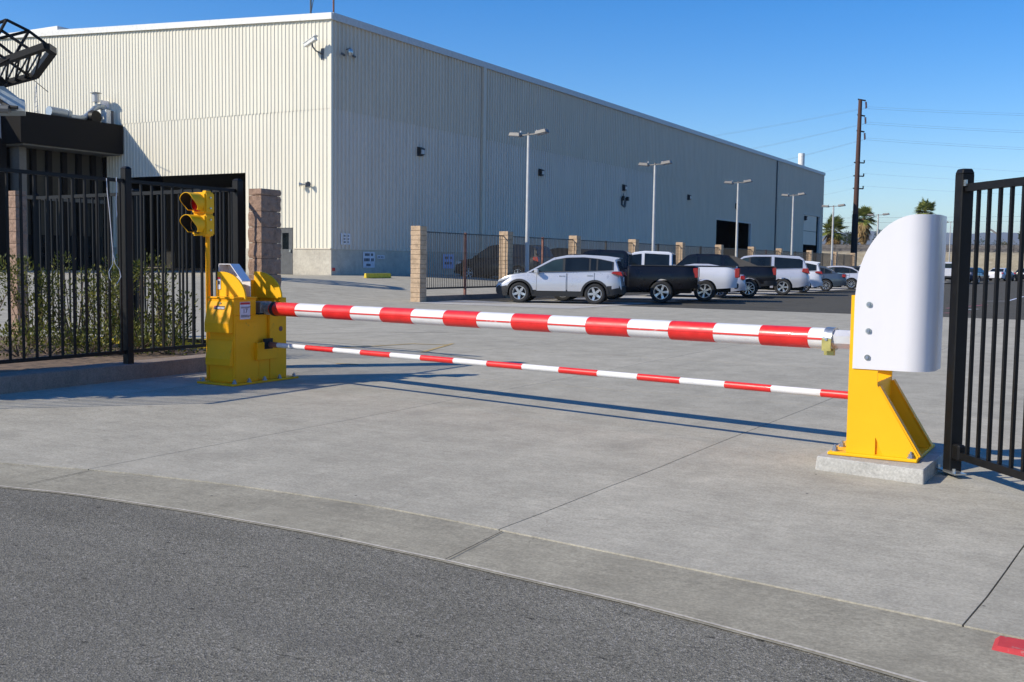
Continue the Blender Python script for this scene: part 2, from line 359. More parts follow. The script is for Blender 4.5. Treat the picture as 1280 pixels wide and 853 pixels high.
strip('gutter', M['gutter'], lambda x: interp(ROAD, x)-.02, lambda x: interp(GUT, x)+.002, -.034+.012, -.006, x0=-30, x1=9)
strip('gutter_lip', M['lip'], lambda x: interp(ROAD, x)-.004, lambda x: interp(ROAD, x)+.012, -.019, -.0185, x0=-30, x1=9, wob=.006)
# concrete driveway: sub-base sheet and separate slabs with open joints
driveway = sheet('driveway', [-20.35, -10, 0, 15], [4.9, 12, 20, 32.3], lambda x, y: gz(x, y)-.03, M['black'])
JX = [(-20.4, -20.4), (-17.2, -17.2), (-14.1, -14.1), (-12.05, -12.05), (-9.0, -8.85), (-5.93, -5.88), (-2.80, -2.64), (-.46, .10), (2.7, 3.2), (6., 6.3), (9., 9.2), (12., 12.)]
JY = [None, 10.9, 15.0, 19.4, 23.8, 28.2, 32.6]
def jx(k, y):
    a, b = JX[k]
    w = .014*noise.noise((k*5.3, y*.9, 1.7)) + (.03*noise.noise((k*2.1, y*.35, 4.)))
    return a+(b-a)*min(1, (y-4.7)/7)+w
for k in range(len(JX)-1):
    for q in range(len(JY)-1):
        n = 14; L = []; R = []
        for i in range(n+1):
            def yy(x):
                y0 = (interp(GUT, x)+.006) if q == 0 else JY[q]+.004
                return y0+(JY[q+1]-.004-y0)*i/n
            xa = jx(k, yy(JX[k][0]))+.004; xb = jx(k+1, yy(JX[k+1][0]))-.004
            nn = 8; row = []
            for j in range(nn+1): x = xa+(xb-xa)*j/nn; row.append((x, yy(x)))
            L.append(row)
        b = MB(); vs = [(x, y, gz(x, y)+.0006*((k*3+q) % 3)) for row in L for x, y in row]; nn = 9
        fs = [(i*nn+j, i*nn+j+1, (i+1)*nn+j+1, (i+1)*nn+j) for i in range(n) for j in range(nn-1)]
        k0 = len(vs)  # skirt
        per = [j for j in range(nn)]+[i*nn+nn-1 for i in range(1, n+1)]+[n*nn+j for j in range(nn-2, -1, -1)]+[i*nn for i in range(n-1, 0, -1)]
        vs += [(vs[p][0], vs[p][1], vs[p][2]-.05) for p in per]
        fs += [(per[i], k0+i, k0+(i+1) % len(per), per[(i+1) % len(per)]) for i in range(len(per))]
        b.add(vs, fs); b.build('slab', M['concrete'] if (k*2+q) % 3 else M['concrete2'], driveway, norm=False, smooth=False)
# yard concrete up to the building (rises to its floor) , parking lot asphalt, stall concrete
sheet('yard', lin(-62, -20.4, 40), lin(4, 40.2, 18), lambda x, y: gz(x, y)+.002, M['concrete'])
sheet('service_yard', lin(-33.0, -21.0, 14), lin(40.2, 145, 30), lambda x, y: gz(x, y)+.002, M['concrete'])
sheet('parking_lot', [-21.3, -18, -14, -8, 0, 10, 40, 90], [32.6, 60, 100, 152], lambda x, y: gz(x, y)+.002, M['lot'])
sheet('parking_bay_paving', lin(-20.6, -14.6, 8), lin(29.2, 112, 20), lambda x, y: gz(x, y)+.008, M['stall'])
def line_on(name, a, b, w, mat, z=.013, parent=None, label=None):
    a = Vector(a); b = Vector(b); d = (b-a); d.z = 0; d.normalize(); r = Vector((-d.y, d.x, 0))*w/2
    q = MB(); n = 6; vs = []
    for i in range(n+1):
        p = a.lerp(b, i/n); vs += [(p.x+r.x, p.y+r.y, gz(p.x, p.y)+z), (p.x-r.x, p.y-r.y, gz(p.x, p.y)+z)]
    q.add(vs, [(2*i, 2*i+2, 2*i+3, 2*i+1) for i in range(n)]); o = q.build(name, mat, parent, norm=False)
    if not parent: o['kind'] = 'structure'
    return o
for k in range(26):     # bay lines
    y = 31.6+k*2.95
    line_on('bay_line', (-20.3, y-1.0, 0), (-15.0, y+.25, 0), .1, M['yellow_line'])
for a, b, c in (((1183, 386), (1234, 381.5), 'label_red'), ((1204, 388), (1222, 387), 'label_white'), ((1228, 377), (1258, 377), 'label_white'), ((1259, 377), (1280, 371), 'label_white'), ((1180, 392), (1212, 391), 'label_red')):
    line_on('lot_marking', gr(*a), gr(*b), .11, M[c])
for a, b in (((398, 437), (520, 430)), ((520, 430.5), (560, 431.5)), ((527, 441), (566, 430)), ((352, 431), (400, 433.5)), ((420, 455), (448, 456))):
    line_on('faded_line', gr(*a), gr(*b), .07, M['yellow_line'], z=.006)
# loop saw cuts
def cut(pts, w=.012):
    for a, b in zip(pts[:-1], pts[1:]): line_on('saw_cut', a, b, w, M['black'], z=.005)
cut([gr(352, 426), gr(420, 429), gr(520, 438), gr(606, 451)], .018)
cut([gr(352, 418.5), gr(470, 416), gr(560, 416)], .02)
cut([gr(1040, 498), gr(1075, 488)], .01)
def gcut(p0, p1):
    a = gr(*p0, -.005); c = gr(*p1, -.017); d = (c-a); d.z = 0; d.normalize(); w_ = Vector((-d.y, d.x, 0))*.0028; q = MB(); up_ = Vector((0, 0, .004))
    q.add([a+w_+up_, a-w_+up_, c-w_+up_, c+w_+up_], [(0, 1, 2, 3)]); tag(q.build('gutter_joint', M['black'], norm=False), kind='structure')
gcut((628, 665), (556, 700.5)); gcut((116, 588), (34, 606))
# red kerb start at the right edge
rk = MB(); pts = []
for i in range(16):
    x = -.36+i*.12; y1 = interp(GUT, x)-.055; y0 = y1-.13; h = .028*min(1., .3+i/5.)
    pts += [(x, y0, -.012), (x+.02, y0+.02, h-.006), (x+.02, y1, h)]
rk.add(pts+[(-.36, pts[2][1], -.01)], [(3*i+k, 3*i+3+k, 3*i+4+k, 3*i+1+k) for i in range(15) for k in (0, 1)]+[(0, 1, 2, 48)])
M['red_kerb'] = plain('red_kerb_paint', (.48, .04, .045), .8, scale=8, var=.2, wear=((.33, .27, .24), 18))
tag(rk.build('red_kerb', M['red_kerb']), 'low end of a red painted kerb at the gutter in the lower right corner', 'kerb')
# ------------------------------------------------------------------ main building
XB, YB = -33.1, 40.28; ZF = .65; Z1 = 12.95
bld = thing('warehouse', (XB, YB, ZF), 'very large cream corrugated steel warehouse behind the fence', 'building')
def roofz(x): return Z1 + .0535*(XB-x)
def corr(name, along, a0, a1, zlo, zhi, mat, out, pitch=None, depth=None, off=0.):
    # along 'x': wall in plane y=YB facing -y ; along 'y': wall in plane x=XB facing +x.   coordinates local to building
    pitch = pitch or (.235 if along == 'x' else .30); depth = depth or (.029 if along == 'x' else .07)
    b = MB(); n = int(round((a1-a0)/pitch)); p = (a1-a0)/n; prof = []
    for i in range(n):
        s = a0+i*p
        prof += [(s, 0), (s+p*.56, 0), (s+p*.64, depth), (s+p*.92, depth)]
    prof.append((a1, 0)); vs = []; fs = []
    def add_pt(s, d, z):
        return (s-XB, -d-off, z-ZF) if along == 'x' else (d+off, s-YB, z-ZF)
    for s, d in prof:
        vs += [add_pt(s, d, zlo(s)), add_pt(s, d, zhi(s))]
    for i in range(len(prof)-1):
        fs.append((2*i, 2*i+2, 2*i+3, 2*i+1))
    b.add(vs, fs); return b.build(name, mat, bld, norm=False)
LAP = 8.63
def L(v): return Vector((v[0]-XB, v[1]-YB, v[2]-ZF))
XW = -72.
# front wall (lit)
for a, b_, lo in ((XW, -47.83, 1.92), (-47.83, -38.6, 5.72), (-38.6, -36.42, 1.92), (-36.42, -35.48, 2.95), (-35.48, XB, 1.92)):
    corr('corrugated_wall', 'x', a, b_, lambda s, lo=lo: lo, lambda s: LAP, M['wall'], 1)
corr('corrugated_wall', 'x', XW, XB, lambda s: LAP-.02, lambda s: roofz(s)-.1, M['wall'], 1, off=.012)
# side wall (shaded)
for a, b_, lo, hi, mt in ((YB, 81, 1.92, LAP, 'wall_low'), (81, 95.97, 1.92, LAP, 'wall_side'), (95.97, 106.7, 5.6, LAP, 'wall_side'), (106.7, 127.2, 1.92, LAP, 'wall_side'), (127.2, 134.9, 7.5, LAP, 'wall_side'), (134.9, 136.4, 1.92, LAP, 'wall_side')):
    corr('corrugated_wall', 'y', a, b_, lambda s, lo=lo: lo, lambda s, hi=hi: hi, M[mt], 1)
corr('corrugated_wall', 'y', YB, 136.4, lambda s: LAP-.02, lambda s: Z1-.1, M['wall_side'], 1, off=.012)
# base walls
b = MB()
for a, b_ in ((XW, -47.83), (-38.6, -36.42), (-35.48, XB)): b.bb(L((a, YB+.3, ZF-.4)), L((b_-.001 if b_ != XB else XB+.025, YB-.02, 1.92)))
b.build('base_wall', M['wallbase'], bld)
b = MB()
for a, b_ in ((YB-.018, 95.97), (106.7, 127.2), (134.9, 136.4)): b.bb(L((XB-.3, a+.002, ZF-.4)), L((XB+.022, b_, 1.9)))
b.build('base_wall', M['wallbase'], bld)
b = MB(); b.bb(L((XW, YB-.05, 1.9)), L((-47.9, YB-.015, 1.945))); b.bb(L((XB+.0, YB-.05, 1.905)), L((XB+.045, 95.9, 1.955))); b.bb(L((-35.4, YB-.05, 1.905)), L((XB+.04, YB-.021, 1.95)))
b.build('flashing', M['wall_side'], bld)
b = MB(); b.bb(L((XB-.02, YB-.045, 1.96)), L((XB+.045, YB+.1, Z1-.1))); b.build('corner_trim', M['wall'], bld)
# roof, trims, interior
b = MB(); xr = -75.; prof = [(XB+.1, Z1), (xr, roofz(xr)), (xr-42, Z1), (xr-42, Z1-.12), (xr, roofz(xr)-.12), (XB+.1, Z1-.12)]
b.prism([(p[0]-XB, p[1]-ZF) for p in prof], 'y', -.1, 96.2); b.build('roof', M['roof'], bld)
b = MB()
for i in range(1):
    vs = [L((XB+.14, YB-.16, Z1+.10)), L((xr, YB-.16, roofz(xr)+.10)), L((xr, YB-.16, roofz(xr)-.20)), L((XB+.14, YB-.16, Z1-.20))]
    b.add(vs+[v+Vector((0, .14, 0)) for v in vs], [(0, 1, 2, 3), (7, 6, 5, 4), (0, 4, 5, 1), (1, 5, 6, 2), (2, 6, 7, 3), (3, 7, 4, 0)])
b.build('roof_trim', M['trim'], bld)
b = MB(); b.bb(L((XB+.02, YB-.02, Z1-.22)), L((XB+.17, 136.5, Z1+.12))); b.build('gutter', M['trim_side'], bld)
b = MB(); b.bb(L((-117, 136.3, 0)), L((XB-.05, 136.38, Z1-.1))); b.bb(L((-117, YB+.1, 0)), L((-116.9, 136.3, Z1-.1))); b.bb(L((-60, YB+14, 0)), L((XB-4, YB+14.1, Z1-.4)))
b.bb(L((XB-12, YB+14, 0)), L((XB-11.9, 136, Z1-.4)))
b.build('inner_wall', M['dark_int'], bld)
b = MB(); b.bb(L((XW, YB+.05, .5)), L((XB-.3, 136, ZF+.01))); b.build('floor', M['wallbase'], bld)
# person door
d = MB(); d.bb(L((-36.40, YB-.02, ZF+.01)), L((-35.50, YB+.04, 2.93))); d.build('door', M['door_grey'], bld)
d = MB(); d.bb(L((-36.15, YB-.03, 1.9)), L((-35.75, YB-.021, 2.7))); d.build('door_window', M['glass'], bld)
d = MB(); d.box(L((-35.62, YB-.05, 1.82)), (.1, .07, .12)); d.build('door_handle', M['galv'], bld)
# side door opening linings and the partly raised roller door at the far end
for (y0, y1, zt) in ((95.97, 106.7, 5.6), (127.2, 134.9, 7.5)):
    d = MB(); d.bb(L((XB-.2, y0-.12, ZF)), L((XB+.05, y0+.02, zt+.12))); d.bb(L((XB-.2, y1-.02, ZF)), L((XB+.05, y1+.14, zt+.12))); d.bb(L((XB-.2, y0+.02, zt)), L((XB+.05, y1-.02, zt+.12)))
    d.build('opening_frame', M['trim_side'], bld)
for z0, z1 in ((3.95, 5.55), (5.6, 7.48)):
    d = MB(); d.bb(L((XB-.1, 127.3, z0)), L((XB-.04, 133.6, z1))); d.build('roller_door_panel', M['wall_side'], bld)
for y in (54.05, 115.3):
    d = MB(); d.bb(L((XB+.03, y-.15, ZF)), L((XB+.20, y+.15, Z1-.22))); d.build('downpipe', M['wall_side'] if y < 60 else M['door_grey'], bld)
d = MB(); sp_ = atX(1002, 192, -37.); d.tube(L((-37, sp_.y, 12)), L(sp_), .42, n=16); tag(d.build('roof_stack', M['trim'], bld, smooth=True))
d = MB(); p0 = atY(0, 46, YB+2); d.bb(L((-68, YB+1.2, 13.7)), L((-54.4, YB+6, 14.75))); d.build('roof_monitor', M['trim'], bld)
d = MB(); d.bb(L((-54.3, YB+1.5, 14.1)), L((-52.8, YB+3.5, 14.5))); d.build('roof_unit', M['door_grey'], bld)
for x, h, nm in ((XB-.1, 1.6, 0), (XB-1.5, 1.2, 1)):
    d = MB(); d.tube((0, 0, 0), (0, 0, h), .045, n=8)
    if nm: d.tube((0, 0, h), (.18, 0, h-.3), .03, n=6); d.tube((.18, 0, h-.3), (0.03, 0, h-.95), .02, n=6)
    o = d.build('antenna', M['rust' if not nm else 'door_grey']); o.location = (x, YB+.3, roofz(x)+.05)
    tag(o, ['thin straight rust coloured mast on the warehouse roof corner', 'short looped dark aerial on the warehouse roof left of the corner mast'][nm], 'antenna')
# wall mounted things
def wall_light(px, py, lab, k=1.):
    p = atX(px, py, XB+.06); t = thing('wall_light', p, lab, 'wall light', 'black wall lights on the shaded side of the warehouse')
    k *= .78
    q = MB(); q.prism([(0, -.30*k), (.30*k, -.20*k), (.32*k, .22*k), (0, .34*k)], 'y', -.28*k, .28*k); q.build('housing', M['wallpack'], t, bevel=.02)
    q = MB(); q.prism([(.305*k, -.17*k), (.325*k, -.17*k), (.34*k, .12*k), (.32*k, .12*k)], 'y', -.2*k, .2*k); q.build('lens', M['lamp_lens'], t)
    return t
wall_light(524, 190, 'nearest black wall light, high on the shaded wall left of the first downpipe')
wall_light(675, 216, 'black wall light just right of the tallest lamp post head', .95)
wall_light(779, 235, 'black wall light directly above the double bracket fitting', 1.)
wall_light(860, 247, 'black wall light on bare wall between second and third lamp posts')
wall_light(920, 258, 'black wall light above the open dark doorway in the side wall', 1.1)
wall_light(1006, 273, 'farthest black wall light, beside the half raised roller door', 1.2)
p = atX(779, 251, XB+.06); t = thing('bracket', p, 'dark forked bracket fitting hanging below a wall light', 'bracket')
q = MB(); q.tube((0, 0, .55), (0.05, 0, .1), .03); q.tube((.05, -.38, .2), (.05, -.33, -.3), .08); q.tube((.05, -.33, -.3), (.05, .2, -.45), .07); q.tube((.05, .2, -.45), (.05, .36, .2), .08); q.build('arm', M['door_grey'], t)
q = MB(); q.box((.2, -.4, .15), (.2, .2, .35)); q.build('lamp_head', M['wallpack'], t); q = MB(); q.box((.2, .36, .15), (.2, .2, .3)); q.build('lamp_head', M['wallpack'], t)
# bullet camera and flood lamps
p = atY(403, 66, YB-.03); t = thing('security_camera', p, 'long beige security camera on an arm on the sunlit wall', 'camera')
q = MB(); q.box((0, -.01, -.1), (.22, .03, .75)); q.build('mount_plate', M['door_grey'], t)
q = MB(); q.path([(0, -.05, -.1), (-.15, -.5, .05), (-.3, -.62, .3), (-.35, -.62, .5)], .05); q.build('arm', M['door_grey'], t)
q = MB(); q.box((-.42, -.7, .60), (1.0, .30, .26), Matrix.Rotation(radians(-24), 3, 'Y')); q.build('housing', M['trim'], t, bevel=.03)
q = MB(); q.box((-.42, -.7, .75), (1.15, .36, .04), Matrix.Rotation(radians(-24), 3, 'Y')); q.build('sun_shield', M['trim'], t)
p = atX(431, 66, XB+.05); t = thing('dome_camera', p, 'white domed camera with pipe arm on the shaded wall near the roof corner', 'camera')
q = MB(); q.lathe([(.0, .22), (.14, .2), (.2, .08), (.2, -.1), (.12, -.26), (0, -.3)], (.45, 0, 0), n=14); q.build('dome', M['galv'], t, smooth=True)
q = MB(); q.path([(.0, .2, .25), (.45, 0, .25)], .05); q.tube((.05, .25, 0), (.1, 1.0, -.12), .07); q.tube((.25, -.35, -.25), (.3, -.7, -.2), .08); q.build('arm', M['door_grey'], t)
p = atY(384, 231, YB-.03); t = thing('flood_light', p, 'twin flood light fitting half way up the sunlit wall near its corner', 'wall light')
q = MB(); q.box((0, -.02, 0), (.3, .05, .3)); q.build('mount_plate', M['door_grey'], t)
for s in (-1, 1):
    q = MB(); q.lathe([(.04, 0), (.06, .15), (.16, .35), (.17, .42), (0, .40)], (s*.08, -.1, 0), (s*.75, -.6, 0), n=12); q.build('lamp_head', M['galv'] if s < 0 else M['door_grey'], t, smooth=True)
for nm_ in ('security_camera', 'dome_camera', 'flood_light'): bpy.data.objects[nm_].scale = (.72, .72, .72)
def wall_sign(px, py, w, h, lab, rows, mat='label_white', lx=XB+.05):
    p = atX(px, py, lx); t = thing('wall_sign', p, lab, 'sign'); q = MB(); q.bb((0, -w/2, -h/2), (.012, w/2, h/2)); q.build('sign_panel', M[mat], t)
    for i, (z, ww, hh) in enumerate(rows): 
        q = MB(); n = max(2, int(ww/(hh*.75)))
        for k in range(n):
            if k % 5 == 4: continue
            y = -ww/2+ww*(k+.5)/n; q.bb((.013, y-ww/n*.38, z-hh/2), (.016, y+ww/n*.38, z+hh/2))
        q.build('lettering', M['ink'], t)
wall_sign(432, 299, .75, .55, 'small pale notice above the base wall, nearest the warehouse corner', [(.15, .5, .07), (0, .5, .07), (-.15, .45, .07)])
wall_sign(461, 325, .95, .80, 'larger white notice with three lines, above the yellow wheel stop', [(.26, .7, .13), (0, .8, .15), (-.26, .45, .12)])
wall_sign(476, 321.5, .62, .17, 'thin white strip sign right of the larger white notice', [(0, .5, .06)])
wall_sign(560, 327, 1.1, .8, 'blue and white notice behind the fence by the dark SUV', [(.2, .8, .14), (-.1, .7, .14)], 'sign_blue')
p = atX(417, 337, XB+.05); q = MB(); q.box((0, 0, 0), (.08, .15, .16)); o = q.build('alarm_bell', M['label_red']); o.location = p; tag(o, 'small dark red fitting low on the base wall at the corner', 'fitting')
def wheel_stop(c, d, L_, lab, mat='yellow_kerb', h=.14):
    t = MB(); t.prism([(-.09, 0), (.09, 0), (.06, h), (-.06, h)], 'y', -L_/2, L_/2); o = t.build('wheel_stop', M[mat], bevel=.02); o.location = c; o.rotation_euler = (0, 0, d); return tag(o, lab, 'wheel stop')
c1 = gr(455, 348.5, .62); c2 = gr(489, 349, .62)
p = (atX(457, 348, XB+3.3)+atX(487, 348.6, XB+3.3))/2; wheel_stop((XB+3.3, p.y, gz(XB+3.3, 45)+.002), 0, 1.9, 'yellow wheel stop on the ground at the foot of the shaded warehouse wall', h=.22)
# ------------------------------------------------------------------ dark building at left
XD = -47.46
dk = thing('dark_annex', (XD, 34, ZF), 'low dark flat roofed annex at the left in front of the warehouse', 'building')
def LD(x, y, z): return (x-XD, y-34, z-ZF)
b = MB(); b.bb(LD(-66, 34.0, 6.98), LD(XD, 40.2, 8.53)); b.build('canopy', M['darkwall'], dk)
b = MB(); b.bb(LD(-66, 34.2, 6.9), LD(XD-.12, 40.1, 6.975)); b.build('soffit', M['soffit'], dk)
b = MB(); b.bb(LD(-66, 34.9, ZF-.3), LD(XD-1.6, 40.1, 6.89)); b.build('wall', M['tanwall'], dk)
b = MB(); b.bb(LD(XD-1.75, 34.6, ZF-.3), LD(XD-1.0, 35.0, 6.88)); b.build('column', M['soffit'], dk)
for i in range(6):
    y = 35.6+i*.92; b = MB(); b.bb(LD(XD-1.7, y, ZF), LD(XD-1.4, y+.28, 6.88)); b.build('mullion', M['darkwall'], dk)
b = MB(); b.bb(LD(XD-1.6, 35.1, 4.3), LD(XD-1.38, 40.0, 4.5)); b.build('transom', M['soffit'], dk)
b = MB(); b.bb(LD(-70, 24.0, ZF-.3), LD(-48.9, 34.2, 8.42)); b.build('side_wing', M['darkwall'], dk)
b = MB(); b.bb(LD(XD-1.62, 35.2, ZF), LD(XD-1.5, 39.9, 2.5)); b.build('dark_glazing', M['glass'], dk)
b = MB(); b.add([LD(-48.88, 32.9, 8.40), LD(-48.88, 33.9, 8.55), LD(-48.85, 33.9, 7.2)], [(0, 1, 2)]); b.build('flashing', M['trim_side'], dk)
# roof plant
t = thing('duct_pipe', (-48.6, 34.4, 8.53), 'grey round duct with a curved pipe on the annex roof', 'duct')
zz = 8.53
def RD(px, py, X=-48.6): p = atX(px, py, X); return Vector((p.x+48.6, p.y-34.4, p.z-zz))
q = MB(); q.tube(RD(61, 139), RD(82, 143), .26, n=14); q.tube(RD(82, 143), RD(86, 144.5), .29, n=14); q.build('drum', M['duct'], t, smooth=True)
q = MB(); q.path([RD(84, 146), RD(100, 148), RD(106, 147), RD(113, 141), RD(118, 136), RD(124, 133.5), RD(130, 135), RD(134, 140), RD(135, 146)], .15, n=12); q.build('pipe', M['duct'], t, smooth=True)
t = thing('roof_condenser', (-48.6, atX(135, 150, -48.6).y-1.4, 8.53), 'beige boxy unit at the right end of the annex roof', 'roof unit')
q = MB(); q.box((.0, 1.4, .35), (.9, .95, .95)); q.build('cabinet', M['trim'], t, bevel=.02)
q = MB(); q.box((.47, 1.3, .35), (.05, .14, .9)); q.build('louver', M['door_grey'], t)
q = MB(); q.lathe([(0, .3), (.35, .28), (.4, 0), (.35, -.28), (0, -.3)], (.1, .35, .35), (1, 0, 0), n=10); q.build('fan', M['blackmetal'], t, smooth=True)
q = MB(); q.box((0, 1.2, 1.15), (.05, .5, .42)); q.build('panel', M['label_white'], t)
t = thing('roof_vent', (-48.7, 36.2, 8.5), 'pale cylindrical vent with a flat cap standing behind the duct', 'vent')
bp = RD(120, 126, -48.7); 
q = MB(); q.tube((0, bp.y-1.8, .0), (0, bp.y-1.8, bp.z+.4), .06); q.build('pipe', M['duct'], t); q = MB(); q.tube((0, bp.y-1.8, bp.z-.05), (0, bp.y-1.8, bp.z+.40), .19, n=14); q.build('drum', M['trim_side'], t, smooth=True); q = MB(); q.tube((0, bp.y-1.8, bp.z+.42), (0, bp.y-1.8, bp.z+.45), .3, n=14); q.build('cap', M['trim_side'], t)
t = thing('roof_aerial', (-48.6, 35.7, 8.5), 'thin lattice aerial with a slanting bar on the annex roof', 'antenna')
q = MB(); q.tube((0, -.1, 0), (0, .05, 1.7), .02, n=5); q.tube((0, .15, 0), (0, .05, 1.7), .02, n=5)
for i in range(6): q.tube((0, -.1+i*.02, .2+i*.25), (0, .14-i*.015, .33+i*.25), .012, n=4)
q.build('mast', M['trim_side'], t); q = MB(); q.tube((0, -.45, 2.05), (0, .75, 1.35), .02, n=5); q.build('crossbar', M['door_grey'], t)
# black lattice platform with its machine on the annex roof
t = thing('lattice_platform', at(20, 130, 40), 'tilted black steel basket platform raised over the annex roof at the top left', 'work platform')
o0 = t.location.copy()
def PL(px, py, d): return at(px, py, d)-o0
q = MB(); A = PL(-40, 93, 38.6); B_ = PL(57, 58, 38.0); C_ = PL(66, 64, 39.4); D_ = PL(43, 95, 40.6); E_ = PL(-40, 117, 41.2)
for a, c in ((A, B_), (B_, C_), (C_, D_), (D_, E_)): q.bar(a, c, .28, .22)
q.build('floor_frame', M['blackmetal'], t)
q = MB()
for i in range(7):
    f0 = i/7.; a = A.lerp(B_, f0+.1); c = E_.lerp(D_, f0+.14); q.bar(a, c, .07, .07)
    if i < 6: q.bar(c, A.lerp(B_, f0+.24), .05, .05)
q.build('floor_brace', M['blackmetal'], t)
q = MB(); 
for a, c in (((-40, 45, 38.2), (8, 25, 38.2)), ((8, 25, 38.2), (36, 39, 38.8)), ((36, 39, 38.8), (60, 57, 39)), ((-20, 53, 38), (36, 39, 38.8)), ((0, 37, 38.2), (40, 64, 38.4)), ((36, 39, 38.8), (18, 70, 38.2)), ((8, 25, 38.2), (-8, 54, 38.1)), ((-20, 40, 38.1), (18, 70, 38.3)), ((-10, 62, 38), (35, 94, 40.4)), ((18, 70, 38.2), (0, 80, 38.1))):
    q.tube(PL(*a), PL(*c), .055, n=7)
q.build('guard_rail', M['blackmetal'], t)
q = MB(); q.bar(PL(-30, 125, 40), PL(6, 100, 40.2), .2, .3); q.build('arm', M['blackmetal'], t)
t = thing('roof_machine', at(14, 138, 39.6), 'grey and white machine with a slanted cover under the black platform', 'machine'); o0 = t.location.copy()
q = MB(); pts = [PL(-30, 108, 39.6), PL(5, 108, 39.6), PL(24, 123, 39.6), PL(31, 125, 39.6), PL(31, 139, 39.6), PL(-30, 139, 39.6)]
back = Vector((-1.2, .9, 0)); n = len(pts); q.add(pts+[p+back for p in pts], [tuple(range(n)), tuple(range(2*n-1, n-1, -1))]+[(i, (i+1) % n, n+(i+1) % n, n+i) for i in range(n)]); q.build('cover', M['duct'], t)
q = MB(); q.path([PL(-5, 122, 39.5), PL(4, 130, 39.5), PL(12, 134, 39.4), PL(22, 135, 39.4)], .07); q.build('hose', M['rubber'], t)
q = MB(); q.tube(PL(12, 137, 39.4), PL(-6, 136, 39.4), .16); q.build('roller', M['door_grey'], t)
# ------------------------------------------------------------------ fences
def fence_panel(name, p0, p1, zb, zt, spacing, lab, cat='fence', group=None, w=.02, post0=False, post1=False, mat=None, rail=(.04, .045), rails=(.08,), stuff=False, low=.12, first=None, post_w=.09, post_h=.06):
    mat = mat or M['blackmetal']; p0 = Vector(p0); p1 = Vector(p1)
    t = thing(name, (p0.x, p0.y, zb), lab, cat, group); d = (p1-p0); d.z = 0; Ln = d.length; d.normalize(); H_ = zt-zb
    ang = atan2(d.y, d.x); t.rotation_euler = (0, 0, ang)
    slope = (p1.z-p0.z)/Ln
    for z in (low,)+tuple(H_-r for r in rails):
        q = MB(); q.bar((0, 0, z), (Ln, 0, z+slope*Ln), rail[0], rail[1]); q.build('rail', mat, t)
    n = int(Ln/spacing); me = None; x = first if first is not None else (Ln-(n-1)*spacing)/2 if n else 0
    sq = MB()
    while x < Ln-.03:
        z0 = low-.05+slope*x; z1 = H_-rails[0]-.0+slope*x
        if stuff: sq.bb((x-w/2, -w/2, z0), (x+w/2, w/2, z1))
        else:
            if me is None:
                q = MB(); q.bb((-w/2, -w/2, low-.0), (w/2, w/2, H_-rails[0])); o = q.build('picket', mat, t, loc=(x, 0, slope*x)); me = o.data
            else:
                o = bpy.data.objects.new('picket', me); COL.objects.link(o); o.parent = t; o.location = (x, 0, slope*x)
        x += spacing
    if stuff: o = sq.build('pickets', mat, t); o['kind'] = 'stuff'
    for k, f in ((0, post0), (Ln, post1)):
        if f:
            q = MB(); q.bb((k-post_w/2, -post_w/2, -.05), (k+post_w/2, post_w/2, H_+post_h)); q.build('post', mat, t, bevel=.006)
            q = MB(); q.box((k, 0, H_+post_h+.012), (post_w*1.02, post_w*1.02, .025), None, None, .5); q.build('post_cap', mat, t)
    return t, d
# left kerb and near fence along Y
KX = -9.90
q = MB(); q.bb((-10.25, -4, -.1), (KX, 10.42, .18)); tag(q.build('kerb_wall', M['kerb'], bevel=.01), kind='structure')
q = MB(); q.bb((-20, -4, -.05), (-10.251, 10.6, .13))
vs = []
tag(sheet('planter_bed', lin(-15.5, -10.24, 16), lin(2, 11, 22), lambda x, y: .12+.05*noise.noise((x*1.3, y*1.3, 0)), M['soil']), kind='structure')
FX = -9.99
Y0 = 8.25*1.03; YP = Y0
pk, _ = fence_panel('iron_fence', (FX, 5.0, 0), (FX, Y0, 0), .20, 2.37, .158, 'near black picket fence panel at the far left with a white string hanging', 'fence', w=.022, post1=True, first=.085, rail=(.035, .04))
pk, _ = fence_panel('iron_fence', (FX, Y0+.06, 0), (FX, 10.28, 0), .20, 2.37, .158, 'black picket fence panel on the kerb between the tall post and the stone pillar', 'fence', w=.022, post1=True, rail=(.035, .04), post_w=.1, post_h=.05)
# open gate leaf behind
a = at(45, 248, 17.6); c = at(296, 238, 14.7)
a = Vector((a.x, a.y, 0)); c = Vector((c.x, c.y, 0))
gate_l, _ = fence_panel('sliding_gate', a, c, .12, 2.40, .165, 'long black sliding gate leaf behind the shrubs', 'gate', w=.022, post0=True, rail=(.045, .05), rails=(.03,), low=.10, post_w=.07, post_h=.02)
q = MB(); m_ = (a.lerp(c, .5)-a).length; q.bb((m_-.07, .05, -.1), (m_+.07, .19, 2.33)); q.build('gate_post', M['blackmetal'], gate_l, bevel=.02)
# string hanging from fence
t = MB(); o0 = atX(133, 223, FX+.05)
pts = [atX(x, y, FX+.06)-o0 for x, y in ((133, 223), (134, 240), (136.5, 262), (139, 290), (141, 315), (144, 330), (149, 337), (151, 346), (148, 352), (146, 355))]
t.path(pts, .0042, n=5); t.path([atX(x, y, FX+.06)-o0 for x, y in ((145.5, 222), (145.6, 240), (145.0, 255), (146, 268), (145.5, 272))], .0042, n=5); t.path([atX(x, y, FX+.06)-o0 for x, y in ((141, 315), (141, 330), (136, 340), (137, 348), (139, 351))], .004, n=5)
M['string'] = plain('white_string', (.75, .76, .8), .7); o = t.build('string', M['string']); o.location = o0; tag(o, 'thin white string dangling from the top rail of the near fence', 'string')
